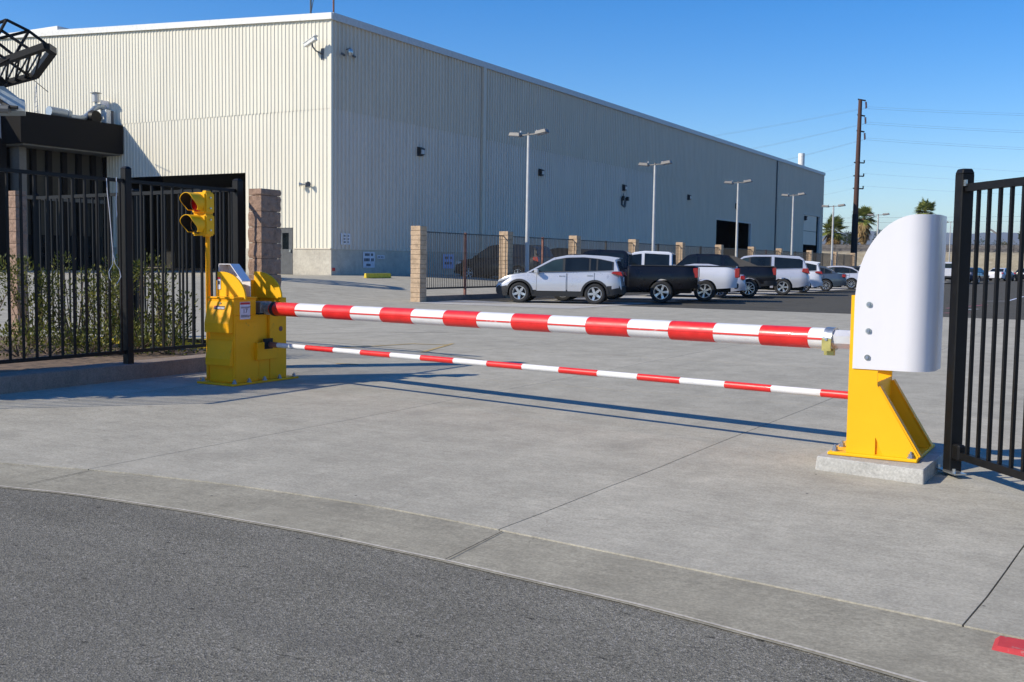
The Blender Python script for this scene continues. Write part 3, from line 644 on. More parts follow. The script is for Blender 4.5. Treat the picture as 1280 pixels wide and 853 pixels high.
# split face pillars
def split_pillar(c, sx, sy, h, z0, lab, course=.203, s=.009):
    t = thing('stone_pillar', (c[0], c[1], z0), lab, 'pillar'); z = 0; k = 0
    q = MB(); q.bb((-sx/2+.03, -sy/2+.03, -.1), (sx/2-.03, sy/2-.03, h-.02)); q.build('core', M['mortar'], t)
    while z < h-.05:
        hh = min(course, h-z)-.006; nx = 5; ny = 5; nz = 4
        b = MB()
        bm = bmesh.new(); bmesh.ops.create_cube(bm, size=1); bmesh.ops.subdivide_edges(bm, edges=bm.edges, cuts=4, use_grid_fill=True)
        for v in bm.verts:
            p = Vector((v.co.x*sx, v.co.y*sy, v.co.z*hh)); side = max(abs(v.co.x), abs(v.co.y)) > .49
            edge = 1-(abs(v.co.z)*2)**4
            if side:
                nv = noise.noise((p.x*9+k*3.7, p.y*9+c[0], p.z*9+k*5.1)); dd = s*1.6*nv*(.35+edge)+s*.5*edge
                if abs(v.co.x) > .49: p.x += math.copysign(dd, v.co.x)
                if abs(v.co.y) > .49: p.y += math.copysign(dd, v.co.y)
            v.co = p
        me = bpy.data.meshes.new('block'); bm.to_mesh(me); bm.free(); me.materials.append(M['split'])
        o = bpy.data.objects.new('block', me); COL.objects.link(o); o.parent = t; o.location = (0, 0, z+hh/2); z += course; k += 1
    return t
sp = at(329, 236, 13.75); split_pillar((sp.x-.02, sp.y+.05), .21, .36, 2.32, 0, 'dark rough stone pillar right behind the yellow barrier cabinet')
sp = at(21, 243, 18.2); split_pillar((sp.x, sp.y), .20, .20, 2.52, 0, 'sunlit rough stone pillar seen through the near fence at the far left')
# parking fence: block pillars and picket bays
PX = -20.85
PY = [30.02, 35.95, 41.95, 48.4, 54.8, 61.2, 67.6, 74.0, 82.3, 90.5, 97.5]
blk = None
def block_pillar(Y, lab, near, z0):
    t = thing('block_pillar', (PX, Y, z0), lab, 'pillar', 'tan block pillars along the car park fence'); global blk
    q = MB(); q.bb((-.185, -.185, -.1), (.185, .185, 2.53)); q.build('core', M['mortar'], t)
    for i in range(16):
        if blk is None:
            q = MB(); q.bb((-.2, -.2, 0), (.2, .2, .153)); blk = q.build('block', M['brick'], None, bevel=.008).data; o = bpy.data.objects['block'] if False else None
            for ob in list(bpy.data.objects):
                if ob.data == blk: bpy.data.objects.remove(ob)
        o = bpy.data.objects.new('block', blk); COL.objects.link(o); o.parent = t; o.location = (random.uniform(-.004, .004), random.uniform(-.004, .004), .0+i*.162); o.rotation_euler = (0, 0, random.uniform(-.01, .01))
        o.scale = (random.uniform(.985, 1.015), random.uniform(.985, 1.015), 1)
    return t
names = ['nearest tan block pillar, at the free end of the car park fence', 'tan block pillar at the nose of the silver SUV', 'tan block pillar directly behind the roof of the silver SUV', 'tan block pillar above the cab of the white pickup', 'tan block pillar between the white pickup cab and the black utility truck', 'tan block pillar in front of the open dark doorway', 'tan block pillar over the silver family SUV', 'tan block pillar beside the fourth lamp post', 'tan block pillar in front of the far roller door', 'tan block pillar beside the fifth lamp post', 'farthest tan block pillar, left of the white guard']
fence_kerb = MB()
for i, Y in enumerate(PY):
    block_pillar(Y, names[i], i < 4, gz(PX, Y))
for i in range(len(PY)-1):
    z0 = gz(PX, PY[i]); y0 = PY[i]+.2; y1 = PY[i+1]-.2; ym = (y0+y1)/2
    wheres = ['in front of the dark SUV, left of the silver SUV', 'in front of the red pickup', 'above the bonnet of the black pickup', 'over the white pickup cab', 'over the black utility truck', 'at the open doorway', 'over the silver family SUV', 'before the far roller door', 'at the warehouse far corner', 'at the foot of the utility pole']
    t, d = fence_panel('fence_bay', (PX, y0, 0), (PX, y1, 0), z0+.02, z0+2.45, .118 if i < 4 else .12, 'picket fence bay '+wheres[i], 'fence', 'picket bays of the car park fence', w=.018, mat=M['fence_far'], stuff=(i > 3), rails=(.05,), low=.42, rail=(.03, .035))
    Ln = y1-y0; q = MB(); q.bb((Ln/2-.04, -.04, .1), (Ln/2+.04, .04, 2.42)); q.build('post', M['rust'] if i in (0, 1, 6) else M['fence_far'], t)
    q = MB(); q.bb((0, -.02, .75), (Ln, .0, .78)) if False else q.bar((0, 0, .45), (Ln, 0, .45), .03, .03); q.build('rail', M['fence_far'], t)
    q = MB(); q.bb((PX-.1, y0+.002, z0-.1), (PX+.1, y1-.002, z0+.19)); tag(q.build('fence_kerb', M['kerb']), kind='structure')
# ------------------------------------------------------------------ right gate
gp = Vector((-.93, 7.78, 0))
a = Vector((-.95, 7.78, 0)); bq = gr(1280, 605, .1); dq = Vector((bq.x-a.x, bq.y-a.y, 0)).normalized()
e = a+dq*2.1
gr_, _ = fence_panel('swing_gate', a, e, .02, 2.03, .118, 'tall black picket gate with thick post standing open at the right edge', 'gate', w=.021, rail=(.045, .05), rails=(.075,), low=.13, first=.17, mat=M['blackmetal'])
q = MB(); q.bb((-.045, -.045, -.01), (.045, .045, 2.03)); q.build('post', M['blackmetal'], gr_, bevel=.006)
q = MB(); q.box((0, 0, 2.045), (.094, .094, .035), None, None, .75); q.build('post_cap', M['blackmetal'], gr_, bevel=.006)
q = MB(); q.box((.03, -.03, .012), (.24, .09, .01)); q.build('foot_plate', M['galv'], gr_)
for s in (-.06, .12):
    q = MB(); q.tube((s, -.06, .016), (s, -.06, .045), .012, n=6); q.build('bolt', M['galv'], gr_)
q = MB(); q.box((.075, -.005, .15), (.09, .06, .11)); q.build('hinge', M['blackmetal'], gr_, bevel=.012)
q = MB(); q.box((.06, -.03, 1.965), (.03, .012, .04)); q.build('latch_plate', M['galv'], gr_)
# the rest of the fence run on that side, outside the frame
# ------------------------------------------------------------------ barrier cabinet
cb = thing('barrier_cabinet', (-8.76, 9.2, 0), 'yellow barrier machine cabinet with curved fins and louvred hoods', 'barrier machine')
x0, x1, y0, y1 = -.19, .19, -.45, .41    # body extents local
q = MB(); q.box((0, -.02, .012), (.56, 1.09, .024)); q.build('base_plate', M['yellow'], cb, bevel=.006)
q = MB(); zt = .965
q.bb((x0, y0, .024), (x1-.03, y1, .78)); 
q.bb((x1-.03, y0, .024), (x1, -.06, .78)); q.bb((x1-.03, .12, .024), (x1, y1, .78)); q.bb((x1-.03, -.06, .024), (x1, .12, .30))
q.bb((x0, y0, .78), (x1, -.10, zt)); q.bb((x0, .30, .78), (x1, y1, zt)); q.bb((x0, -.1, .78), (x0+.05, .30, zt)); 
q.build('body', M['yellow'], cb, bevel=.006)
q = MB(); q.bb((x0+.05, -.1, .5), (x1-.032, .30, .79)); q.bb((x1-.034, -.06, .3), (x1-.031, .12, .78)); q.build('slot_recess', M['black'], cb)
q = MB(); q.bb((x0-.012, y0-.012, zt), (x1+.012, -.09, zt+.02)); q.build('lid', M['yellow'], cb, bevel=.004)
for zs, zo, ze, o_ in ((.935, .69, .585, .065), (.50, .29, .215, .055)):
    q = MB(); q.prism([(y0+.001, zs), (y0-.006, zs), (y0-o_, zo), (y0-o_, ze), (y0+.001, ze-.004)], 'x', x0-.012, x1-.015); q.build('hood', M['yellow'], cb, bevel=.003)
def fin(y, nm='fin', x00=-.24, w=.40, hh=.30):
    P = [(x00, zt-.01), (x00, zt+hh)]+[(x00+.06+(w-.06)*sin(a_), zt-.01+(hh+.01)*cos(a_)) for a_ in [i*pi/2/12 for i in range(13)]]
    q = MB(); q.prism(P, 'y', y-.012, y+.012); return q.build(nm, M['yellow_clean'], cb, bevel=.003)
fin(-.30, x00=-.20, w=.43); fin(.29, x00=-.20, w=.43)
q = MB(); q.bb((-.215, -.31, zt), (-.19, .30, zt+.2)); q.build('fin_backplate', M['yellow'], cb)
q = MB()
hp = [(-.205, zt+.24), (-.205, zt+.39), (-.03, zt+.39), (.15, zt+.20)]
for (a_, c_) in zip(hp[:-1], hp[1:]):
    vs = [(a_[0], -.28, a_[1]), (c_[0], -.28, c_[1]), (c_[0], -.14, c_[1]), (a_[0], -.14, a_[1])]; q.add(vs+[(v[0]-.006, v[1], v[2]-.008) for v in vs], [(0, 1, 2, 3), (7, 6, 5, 4), (0, 4, 5, 1), (1, 5, 6, 2), (2, 6, 7, 3), (3, 7, 4, 0)])
q.prism([(-.204, zt-.0), (-.204, zt+.385), (-.03, zt+.385), (.14, zt+.20), (.14, zt)], 'y', -.139, -.133)
q.build('white_shroud', M['white_plastic'], cb)
q = MB(); q.bb((x1+.0005, -.36, .735), (x1+.004, -.20, .93)); q.build('warning_label', M['label_white'], cb)
q = MB(); q.bb((x1+.0045, -.355, .90), (x1+.006, -.205, .925)); q.build('label_header', M['label_red'], cb)
def text(name, s, size, mat, parent, loc, rot, ext=.001):
    c = bpy.data.curves.new(name, 'FONT'); c.body = s; c.size = size; c.extrude = ext; c.align_x = 'CENTER'; c.align_y = 'CENTER'
    o = bpy.data.objects.new(name, c); COL.objects.link(o); dg = bpy.context.evaluated_depsgraph_get()
    me = bpy.data.meshes.new_from_object(o.evaluated_get(dg)); bpy.data.objects.remove(o); me.materials.clear(); me.materials.append(mat)
    o = bpy.data.objects.new(name, me); COL.objects.link(o); o.parent = parent; o.location = loc; o.rotation_euler = rot; return o
text('lettering', '17', .075, M['ink'], cb, (x1+.005, -.28, .825), (pi/2, 0, pi/2))
q = MB()
for z in (.872, .862, .78, .77, .76): q.bb((x1+.0045, -.345, z-.0025), (x1+.0055, -.215+.03*((z*1000) % 3-1), z+.0025))
q.build('label_text', M['ink'], cb)
npl = thing_part = MB(); rx = Matrix.Rotation(radians(-14), 3, 'X')
def onhood(b, x, z, w, h, k): b.box((x, y0-.006-(.935-z)*.24-k, z), (w, .003, h), rx); return b
onhood(MB(), -.01, .865, .16, .04, .002).build('name_plate', M['ink'], cb)
q = MB(); [onhood(q, -.035+i*.02, .862, .013, .018, .004) for i in range(6)]; q.build('plate_lettering', M['label_white'], cb)
onhood(MB(), -.072, .874, .03, .012, .0045).build('plate_emblem', M['label_red'], cb)
q = MB(); q.tube((0, y0-.008, .915), (0, y0-.02, .915), .012, n=12); q.build('lock', M['galv'], cb)
q = MB(); q.bb((x0+.05, -.20, zt+.06), (x0+.055, -.05, zt+.2)); 
q = MB(); q.bb((-.19, -.318, zt+.10), (-.145, -.3135, zt+.24)); q.build('fin_label', M['label_white'], cb); q = MB(); q.bb((-.19, -.3205, zt+.215), (-.145, -.3185, zt+.24)); q.build('fin_label_header', M['label_red'], cb); q = MB(); q.bb((-.18, -.3205, zt+.155), (-.155, -.3185, zt+.195)); q.build('fin_label_print', M['ink'], cb)
q = MB(); q.bb((x1, .12, .02), (x1+.006, .395, .78)); q.build('side_panel', M['yellow'], cb, bevel=.002)
q = MB(); q.bb((x1, y0+.02, .02), (x1+.004, -.09, .70)); q.build('side_panel', M['yellow'], cb, bevel=.001)
q = MB(); q.bb((x1+.001, -.13, .26), (x1+.05, .20, .46)); q.build('pivot_box', M['yellow'], cb, bevel=.004)
q = MB(); q.bb((x1+.03, -.02, .38), (x1+.052, .12, .50)); q.build('pivot_slot', M['black'], cb)
q = MB(); q.tube((x1+.007, .30, .60), (x1+.012, .30, .60), .03, n=12); q.build('key_switch', M['rust'], cb)
for (bx, by) in ((-.24, -.5), (.24, -.5), (.25, -.28), (.25, -.03), (.25, .22), (.25, .47), (-.24, .47)):
    q = MB(); q.tube((bx, by, .024), (bx, by, .034), .028, n=12); q.tube((bx, by, .034), (bx, by, .056), .02, n=6); q.tube((bx, by, .056), (bx, by, .07), .009, n=8); q.build('anchor_bolt', M['bolt'], cb)
# signal light on its pole
sg = thing('signal_light', (-9.20, 8.98, 0), 'yellow two lamp signal light on a thin yellow pole beside the cabinet', 'signal light')
q = MB(); q.tube((0, 0, .02), (0, 0, 1.66), .027, n=14); q.build('pole', M['yellow'], sg, smooth=True)
q = MB(); q.box((0, 0, .012), (.14, .14, .016)); q.build('pole_foot', M['yellow'], sg)
q = MB(); q.bb((-.03, -.05, 1.66), (.03, .03, 2.19)); q.build('back_bracket', M['yellow_clean'], sg, bevel=.006)
for z, lm in ((2.045, 'lens_red'), (1.795, 'lens_dark')):
    q = MB(); q.box((-.01, -.055, z), (.225, .15, .245)); q.build('housing', M['yellow_clean'], sg, bevel=.018, seg=2)
    q = MB(); q.lathe([(.0, .02), (.05, .016), (.09, .004), (.1, -.004)], (-.02, -.140, z), (0, -1, 0), n=20); q.build('lens', M[lm], sg, smooth=True)
    q = MB(); n = 22; vs = []; fs = []
    for i in range(n+1):
        a_ = radians(-50)+radians(280)*i/n; cut_ = max(0, -sin(a_)); ln = .175*(.45+.55*sstep((sin(a_)+.75)/1.3))
        for rr, yy in ((.112, 0), (.112, -ln), (.106, -ln), (.106, 0)): vs.append((-.02+cos(a_)*rr, -.135+yy, z+sin(a_)*rr))
    for i in range(n): fs += [(4*i+k, 4*i+4+k, 4*i+4+(k+1) % 4, 4*i+(k+1) % 4) for k in range(4)]
    fs += [(0, 1, 2, 3), (4*n+3, 4*n+2, 4*n+1, 4*n)]
    q.add(vs, fs); v_ = q.build('visor', M['yellow_clean'], sg, smooth=True)
    q = MB(); vs = []; fs = []
    for i in range(n+1):
        a_ = radians(-48)+radians(276)*i/n; ln = .17*(.45+.55*sstep((sin(a_)+.75)/1.3))
        for yy in (-.003, -ln): vs.append((-.02+cos(a_)*.1045, -.135+yy, z+sin(a_)*.1045))
    fs = [(2*i, 2*i+2, 2*i+3, 2*i+1) for i in range(n)]; q.add(vs, fs); q.build('visor_lining', M['black'], v_, norm=False)
    for s in (.06, -.06):
        q = MB(); q.tube((.105, -.06, z+s), (.118, -.06, z+s), .01, n=8); q.build('hinge_pin', M['galv'], sg)
# ------------------------------------------------------------------ barrier arms
AL = Vector((-8.43, 9.27, .845)); AR = Vector((-1.50, 7.93, .885)); AD = (AR-AL).normalized()
def arm_t(px):
    lo, hi = -1, 9
    for _ in range(50):
        m_ = (lo+hi)/2; p = AL+AD*m_-Vector((0, 0, HC)); x = 640+FPX*p.dot(Rv)/p.dot(Fv)
        if x < px: lo = m_
        else: hi = m_
    return lo
up = thing('barrier_boom', AL, 'thick upper barrier arm with red and white stripes and a thin red seam', 'barrier arm')
q_ = AD.to_track_quat('X', 'Z'); up.rotation_mode = 'QUATERNION'; up.rotation_quaternion = q_
L1 = (AR-AL).length
def octo(b, s, e, r, m=None): b.tube((s, 0, 0), (e, 0, 0), r, n=8, m=m, phase=pi/8)
q = MB(); q.tube((.02, 0, 0), (arm_t(1036), 0, 0), .078, n=20); q.build('tube', M['tube_white'], up, smooth=True, angle=50)
st = [342, 375, 409, 444, 481, 520, 560, 602, 645, 691, 738, 790, 841, 897, 954, 1015]
for k in range(0, 16, 2):
    q = MB(); s_, e_ = arm_t(st[k]), arm_t(st[k+1])
    q.tube((s_, 0, 0), (e_, 0, 0), .0792, n=20); q.build('red_band', M['tube_red'], up, smooth=True, angle=50)
for k in range(0, 8):
    if k: s_ = arm_t(st[2*k-1]); e_ = arm_t(st[2*k])
    else: s_, e_ = .0, arm_t(342)
    q = MB(); q.box(((s_+e_)/2, -.0785, .0), (e_-s_-.002, .006, .014)); q.build('seam_strip', M['strip_red'], up)
for k in range(0, 16, 2):
    s_, e_ = arm_t(st[k]), arm_t(st[k+1]); q = MB(); q.box(((s_+e_)/2, -.0795, .004), (e_-s_, .005, .006)); q.build('seam_ridge', M['tube_red'], up)
q = MB(); q.box(((arm_t(1015)+arm_t(1033))/2, -.0785, 0), (.13, .006, .014)); q.build('seam_strip', M['strip_red'], up)
q = MB(); q.tube((-.02, 0, 0), (.035, 0, 0), .084, n=20); q.build('collar', M['rubber'], up, smooth=True)
q = MB(); q.tube((arm_t(1034), 0, 0), (arm_t(1045), 0, 0), .086, n=20); q.build('clamp', M['galv'], up, smooth=True)
q = MB(); cx = (arm_t(1034)+arm_t(1045))/2; q.box((cx, -.03, -.095), (.075, .03, .05)); q.box((cx, -.086, -.04), (.07, .012, .09)); q.build('clamp_lug', M['brass'], up)
q = MB(); q.tube((cx, -.088, .0), (cx, -.098, .0), .012, n=6); q.build('bolt', M['bolt'], up)
q = MB(); octo(q, arm_t(1045)-.05, L1+.05, .073); q.build('end_tube', M['alu'], up)
q = MB(); q.tube((-.30, 0, 0), (-.13, 0, 0), .075, n=10); q.tube((-.13, 0, 0), (-.02, 0, 0), .055, .075, n=10); q.build('root_casting', M['casting'], up, bevel=0)
q = MB(); q.bb((-.32, -.085, -.075), (-.17, .085, .08)); q.build('root_clamp', M['casting'], up, bevel=.01)
BL = Vector((-8.40, 9.25, .43)); BR = Vector((-1.55, 7.94, .475)); BD = (BR-BL).normalized()
lowa = thing('lower_barrier_boom', BL, 'thin lower barrier bar with short red and white stripes', 'barrier arm'); lowa.rotation_mode = 'QUATERNION'; lowa.rotation_quaternion = BD.to_track_quat('X', 'Z')
sv = (AL, AD)
AL, AD = BL, BD; s2 = [383, 418, 452, 489, 527, 568, 610, 654, 700, 748, 798, 851, 907, 965, 1027, 1062]; tt = [arm_t(x) for x in s2]; AL, AD = sv
q = MB(); q.tube((0.03, 0, 0), ((BR-BL).length, 0, 0), .028, n=16); q.build('tube', M['tube_white'], lowa, smooth=True, angle=60)
for k in range(0, 16, 2):
    q = MB(); q.tube((tt[k], 0, 0), (tt[k+1], 0, 0), .0292, n=16); q.build('red_band', M['tube_red'], lowa, smooth=True, angle=60)
q = MB(); q.tube((-.12, 0, 0), (.03, 0, 0), .034, .03, n=12); q.build('root_casting', M['rust'], lowa, smooth=True)
# ------------------------------------------------------------------ tip post at right
pl = MB(); pl.add([(-1.80, 7.44, -.03), (-1.06, 7.31, -.03), (-1.03, 8.42, -.03), (-1.77, 8.5, -.03), (-1.79, 7.45, .095), (-1.065, 7.325, .095), (-1.04, 8.41, .095), (-1.77, 8.49, .095)], [(0, 3, 2, 1), (4, 5, 6, 7), (0, 1, 5, 4), (1, 2, 6, 5), (2, 3, 7, 6), (3, 0, 4, 7)])
tag(pl.build('concrete_pad', M['plinth'], bevel=.006), 'low square concrete pad under the yellow tip post', 'pad')
tp = thing('arm_rest_post', (-1.5, 7.9, .095), 'yellow steel post with braced base and a tall curved white plastic guard', 'barrier post')
def LP(x, y, z): return (x+1.5, y-7.9, z-.095)
q = MB(); q.bb(LP(-1.74, 7.54, .0965), LP(-1.14, 8.33, .119)); q.build('base_plate', M['yellow_clean'], tp, bevel=.006)
cX0, cX1 = -1.625, -1.43
q = MB(); q.bb(LP(cX0, 8.138, .119), LP(cX1, 8.15, 1.22)); q.bb(LP(cX1-.012, 7.612, .119), LP(cX1, 8.138, .62)); q.bb(LP(cX0, 7.612, .119), LP(cX0+.012, 8.138, .40))
q.build('column', M['yellow_clean'], tp, bevel=.003)
q = MB(); q.prism([(u+1.5, v-.095) for u, v in [(cX0, .119), (cX1-.0, .119), (cX1-.0, .24), (cX1+.055, .119), (cX1+.285, .119), (cX1+.285, .14), (cX1+.0, .60), (cX1, 1.22), (cX0, 1.22)]], 'y', 7.60-7.9, 7.612-7.9); q.build('front_plate', M['yellow_clean'], tp)
for yy in (7.60, 8.10):
    # gusset: leans out to +x ; triangular notch at foot
    P = [(cX1-.002, .62), (cX1-.002, .24), (cX1-.03, .119), (cX1+.05, .119), (cX1+.0, .24), (cX1+.002, .28)]
    P = [(cX1, .119+.0), (cX1+.285, .119), (cX1, .60)]
    if yy > 8: q = MB(); q.prism([(u+1.5, v-.095) for u, v in [(cX1-.0, .60), (cX1-.0, .23), (cX1+.055, .119), (cX1+.285, .119), (cX1+.285, .14)]], 'y', yy-7.9-.0, yy+.012-7.9); q.build('gusset', M['yellow_clean'], tp)
    q = MB(); a_ = Vector(LP(cX1+.012, yy+.035, .595)); c_ = Vector(LP(cX1+.295, yy+.035, .13)); q.bar(a_, c_, .07, .014); q.build('flange', M['soffit'] if False else M['yellow'], tp)
q = MB(); q.bb(LP(cX1+.0, 7.613, .119), LP(cX1+.09, 7.625, .24)); q.build('notch_plate', M['yellow'], tp)
for (bx, by) in ((-1.70, 7.60), (-1.695, 7.80), (-1.19, 7.59), (-1.19, 8.27), (-1.70, 8.27), (-1.25, 7.9)):
    q = MB(); c_ = Vector(LP(bx, by, .119)); q.tube(c_, c_+Vector((0, 0, .008)), .025, n=12); q.tube(c_+Vector((0, 0, .008)), c_+Vector((0, 0, .028)), .018, n=6); q.tube(c_+Vector((0, 0, .028)), c_+Vector((0, 0, .045)), .008, n=8); q.build('anchor_bolt', M['bolt'], tp)
# guard: U shaped sheet bolted to the column, quarter round upper corner at the open side
yf = 7.592; xL = -1.60; xR = -1.08; rad = .17; zb_, zt_ = .71, 1.775; back = 8.16
path = []
nx = 22
for i in range(nx+1): path.append((xL+(xR-rad-xL)*i/nx, yf))
for i in range(1, 11): a_ = pi/2*i/10; path.append((xR-rad+rad*sin(a_), yf+rad-rad*cos(a_)))
path += [(xR, yf+rad+(back-rad-yf-rad)*i/4) for i in range(1, 5)]
for i in range(1, 9): a_ = pi/2*i/8; path.append((xR-rad+rad*cos(a_), back-rad+rad*sin(a_)))
for i in range(1, nx+1): path.append((xR-rad+(xL-xR+rad)*i/nx, back))
def topz(x):
    w_ = .40; t_ = (x-xL)/w_
    if t_ >= 1: return zt_
    return zt_-.56*(1-sqrt(max(0, 1-(1-t_)**2)))
vs = []; n = len(path)
for k, (x, y) in enumerate(path):
    # inward normal
    a_ = Vector(path[max(0, k-1)]); c_ = Vector(path[min(n-1, k+1)]); t_ = (c_-a_).normalized(); nn_ = Vector((-t_.y, t_.x))*.005
    zz_ = topz(x)
    zl = zb_
    vs += [LP(x, y, zl), LP(x, y, zz_), LP(x+nn_.x, y+nn_.y, zz_), LP(x+nn_.x, y+nn_.y, zl)]
q = MB(); fs = []
for k in range(n-1):
    for j in range(4): fs.append((4*k+j, 4*k+4+j, 4*k+4+(j+1) % 4, 4*k+(j+1) % 4))
fs += [(0, 1, 2, 3), (4*n-1, 4*n-2, 4*n-3, 4*n-4)]; q.add(vs, fs); q.build('guard', M['guard'], tp, smooth=True, angle=50)
for (px, py) in ((1086.5, 381), (1085.5, 414), (1084, 447)):
    p = atY(px, py, yf-.003); q = MB(); c_ = Vector(LP(p.x, p.y, p.z)); q.tube(c_+Vector((0, .002, 0)), c_+Vector((0, -.003, 0)), .020, n=14); q.build('washer', M['galv'], tp); q = MB(); q.tube(c_+Vector((0, -.003, 0)), c_+Vector((0, -.013, 0)), .011, n=6); q.build('bolt', M['bolt'], tp)
# ------------------------------------------------------------------ car builder
def car(name, rear_px, th, spec, color, lab, cat, zoff=0., pos=None):
    p = pos if pos is not None else gr(*rear_px)
    t = thing(name, (p.x, p.y, gz(p.x, p.y)+zoff+.010), lab, cat, spec.get('group'), rz=pi+radians(th))
    s = spec; W2 = s['w']/2; wb = s['wb']; R = s['r']; xr, xf = s['rear'], s['front']; top = s['top']; bot = s['bot']; pc = M[color]; clad = s.get('clad', 0)
    # near side wheel contact is at the camera side: shift body so that the near side wheels stand on the given point
    near = 1 if s.get('flip') else 1
    off = W2-.12
    def zt(x): return interp(top, x)
    def zb(x): return interp(bot, x)
    def plan(x):
        f0 = 1.
        dr = x-xr; df = xf-x
        if dr < .45: f0 -= .16*((.45-dr)/.45)**2
        if df < .75: f0 -= .22*((.75-df)/.75)**2
        return f0
    Ra = R+.065
    X = set([round(xr+i*(xf-xr)/54, 3) for i in range(55)])
    for c_ in (0, wb):
        for i in range(17): X.add(round(c_+Ra*cos(pi*i/16), 3))
    X = sorted(x for x in X if xr <= x <= xf); K = 7
    def arch(x):
        a_ = -1
        for c_ in (0, wb):
            d_ = abs(x-c_)
            if d_ < Ra: a_ = max(a_, R+sqrt(Ra*Ra-d_*d_))
        return a_
    def side(x, z):   # half width at height z
        b0, t0 = zb(x), zt(x); u = max(0, min(1, (z-b0)/max(.05, t0-b0)))
        return W2*plan(x)*(.955+.045*sin(pi*min(1, u*1.15))-.045*max(0, u-.72)/.28)
    bmx = MX(); vs = []; cols = []
    for x in X:
        a_ = arch(x); b0 = max(zb(x), a_) if a_ > 0 else zb(x); t0 = zt(x); b0 = min(b0, t0-.1)
        ring = []
        for k in range(K+1):
            z = b0+(t0-.045-b0)*k/K; ring.append((side(x, z), z))
        ring.append((W2*plan(x)*.90, t0)); ring.append((W2*plan(x)*.5, t0+.015*min(1, (t0-.5)*3)))
        cols.append(ring)
    nr = len(cols[0])
    for x, ring in zip(X, cols):
        vs += [(x, y+0, z) for y, z in ring]+[(x, -y, z) for y, z in ring]
    fsA = []; 
    for i in range(len(X)-1):
        for k in range(nr-1):
            for o_ in (0, nr):
                f_ = (i*2*nr+o_+k, (i+1)*2*nr+o_+k, (i+1)*2*nr+o_+k+1, i*2*nr+o_+k+1); zc = sum(vs[a][2] for a in f_)/4; xc = X[i]
                lim = clad if not (xc < xr+.5 or xc > xf-.45) else clad*s.get('cladend', 1.)
                fsA.append((f_, clad and zc < lim))
        fsA.append(((i*2*nr+nr-1, (i+1)*2*nr+nr-1, (i+1)*2*nr+2*nr-1, i*2*nr+2*nr-1), False))
        fsA.append(((i*2*nr, (i+1)*2*nr, (i+1)*2*nr+nr, i*2*nr+nr), True))
    for i in (0, len(X)-1):
        for k in range(nr-1):
            zc = vs[i*2*nr+k][2]; fsA.append(((i*2*nr+k, i*2*nr+k+1, i*2*nr+nr+k+1, i*2*nr+nr+k), clad and zc < clad*s.get('cladend', 1.)-.08))
    A_ = [f for f, c in fsA if not c]; B2 = [f for f, c in fsA if c]
    bmx.add(vs, A_, pc); k0 = len(bmx.v)
    i2 = bmx.mi(M['cladding'])
    for f in B2: bmx.f.append(f); bmx.m.append(i2)
    me_o = bmx_build(bmx, 'body', t); body = me_o
    # underbody block closing the view through
    q = MB(); q.bb((xr+.25, -W2+.32, .24 if not s.get('hi') else .36), (xf-.3, W2-.32, .75)); q.build('underbody', M['black'], t)
    for sg_ in (1, -1):
        if s.get('trim'):
            for c_ in (0, wb):
                q = MB(); v2 = []; n_ = 16
                for i in range(n_+1):
                    a_ = pi*i/n_-.0
                    for rr in (Ra-.01, Ra+.06):
                        xx = c_+cos(a_)*rr; z_ = R+sin(a_)*rr
                        v2 += [(xx, sg_*(side(xx, z_)+.002), z_), (xx, sg_*(side(xx, z_)+.016), z_)]
                f2 = []
                for i in range(n_): o_ = 4*i; f2 += [(o_, o_+4, o_+5, o_+1), (o_+1, o_+5, o_+7, o_+3), (o_+3, o_+7, o_+6, o_+2)]
                q.add(v2, f2); q.build('wheel_arch_trim', M['cladding'], t)
    # greenhouse
    gh = s['gh']; zbelt = s['belt']; zmax = max(z for x, z in gh); wbelt = W2-.055; wroof = W2-s.get('tumble', .21)
    def gw(x, z): return wbelt+(wroof-wbelt)*max(0, min(1.05, (z-zbelt)/(zmax-zbelt)))
    q = MB(); n_ = len(gh); v2 = [(x, gw(x, z), z) for x, z in gh]+[(x, -gw(x, z), z) for x, z in gh]
    q.add(v2, [tuple(range(n_)), tuple(range(2*n_-1, n_-1, -1))]+[(i, (i+1) % n_, n_+(i+1) % n_, n_+i) for i in range(n_)])
    q.build('cabin', M[s.get('cabin', color)] if s.get('cabin') else pc, t, bevel=.035, seg=2, smooth=True, angle=50)
    # upper outline for windows
    ups = sorted([pt for pt in gh])
    up_line = s['upl']
    if s.get('band'):
        xa, xb_ = s['band']
        for sg_ in (1, -1):
            q = MB(); n_ = 24; lo_ = []; hi_ = []
            for i in range(n_+1):
                x = xa+(xb_-xa)*i/n_; zl = interp(s['beltl'], x)+.012; zh = max(interp(up_line, x)-.065, zl+.01)
                lo_.append((x, sg_*(gw(x, zl)+.006), zl)); hi_.append((x, sg_*(gw(x, zh)+.006), zh))
            q.add(lo_+hi_, [(i, i+1, n_+2+i, n_+1+i) for i in range(n_)]); q.build('window_frame', M['cladding'], t, norm=False)
    for wi, (xa, xb_) in enumerate(s['win']):
        for sg_ in (1, -1):
            q = MB(); n_ = 10; lo_ = []; hi_ = []
            for i in range(n_+1):
                x = xa+(xb_-xa)*i/n_; zl = interp(s['beltl'], x)+.03; zh = interp(up_line, x)-.085
                if zh < zl+.02: zh = zl+.02
                lo_.append((x, sg_*(gw(x, zl)+.010), zl)); hi_.append((x, sg_*(gw(x, zh)+.010), zh))
            q.add(lo_+hi_, [(i, i+1, n_+2+i, n_+1+i) for i in range(n_)]); q.build('window', M['glass2'] if wi == s.get('lightwin', -1) else M['glass'], t, norm=False)
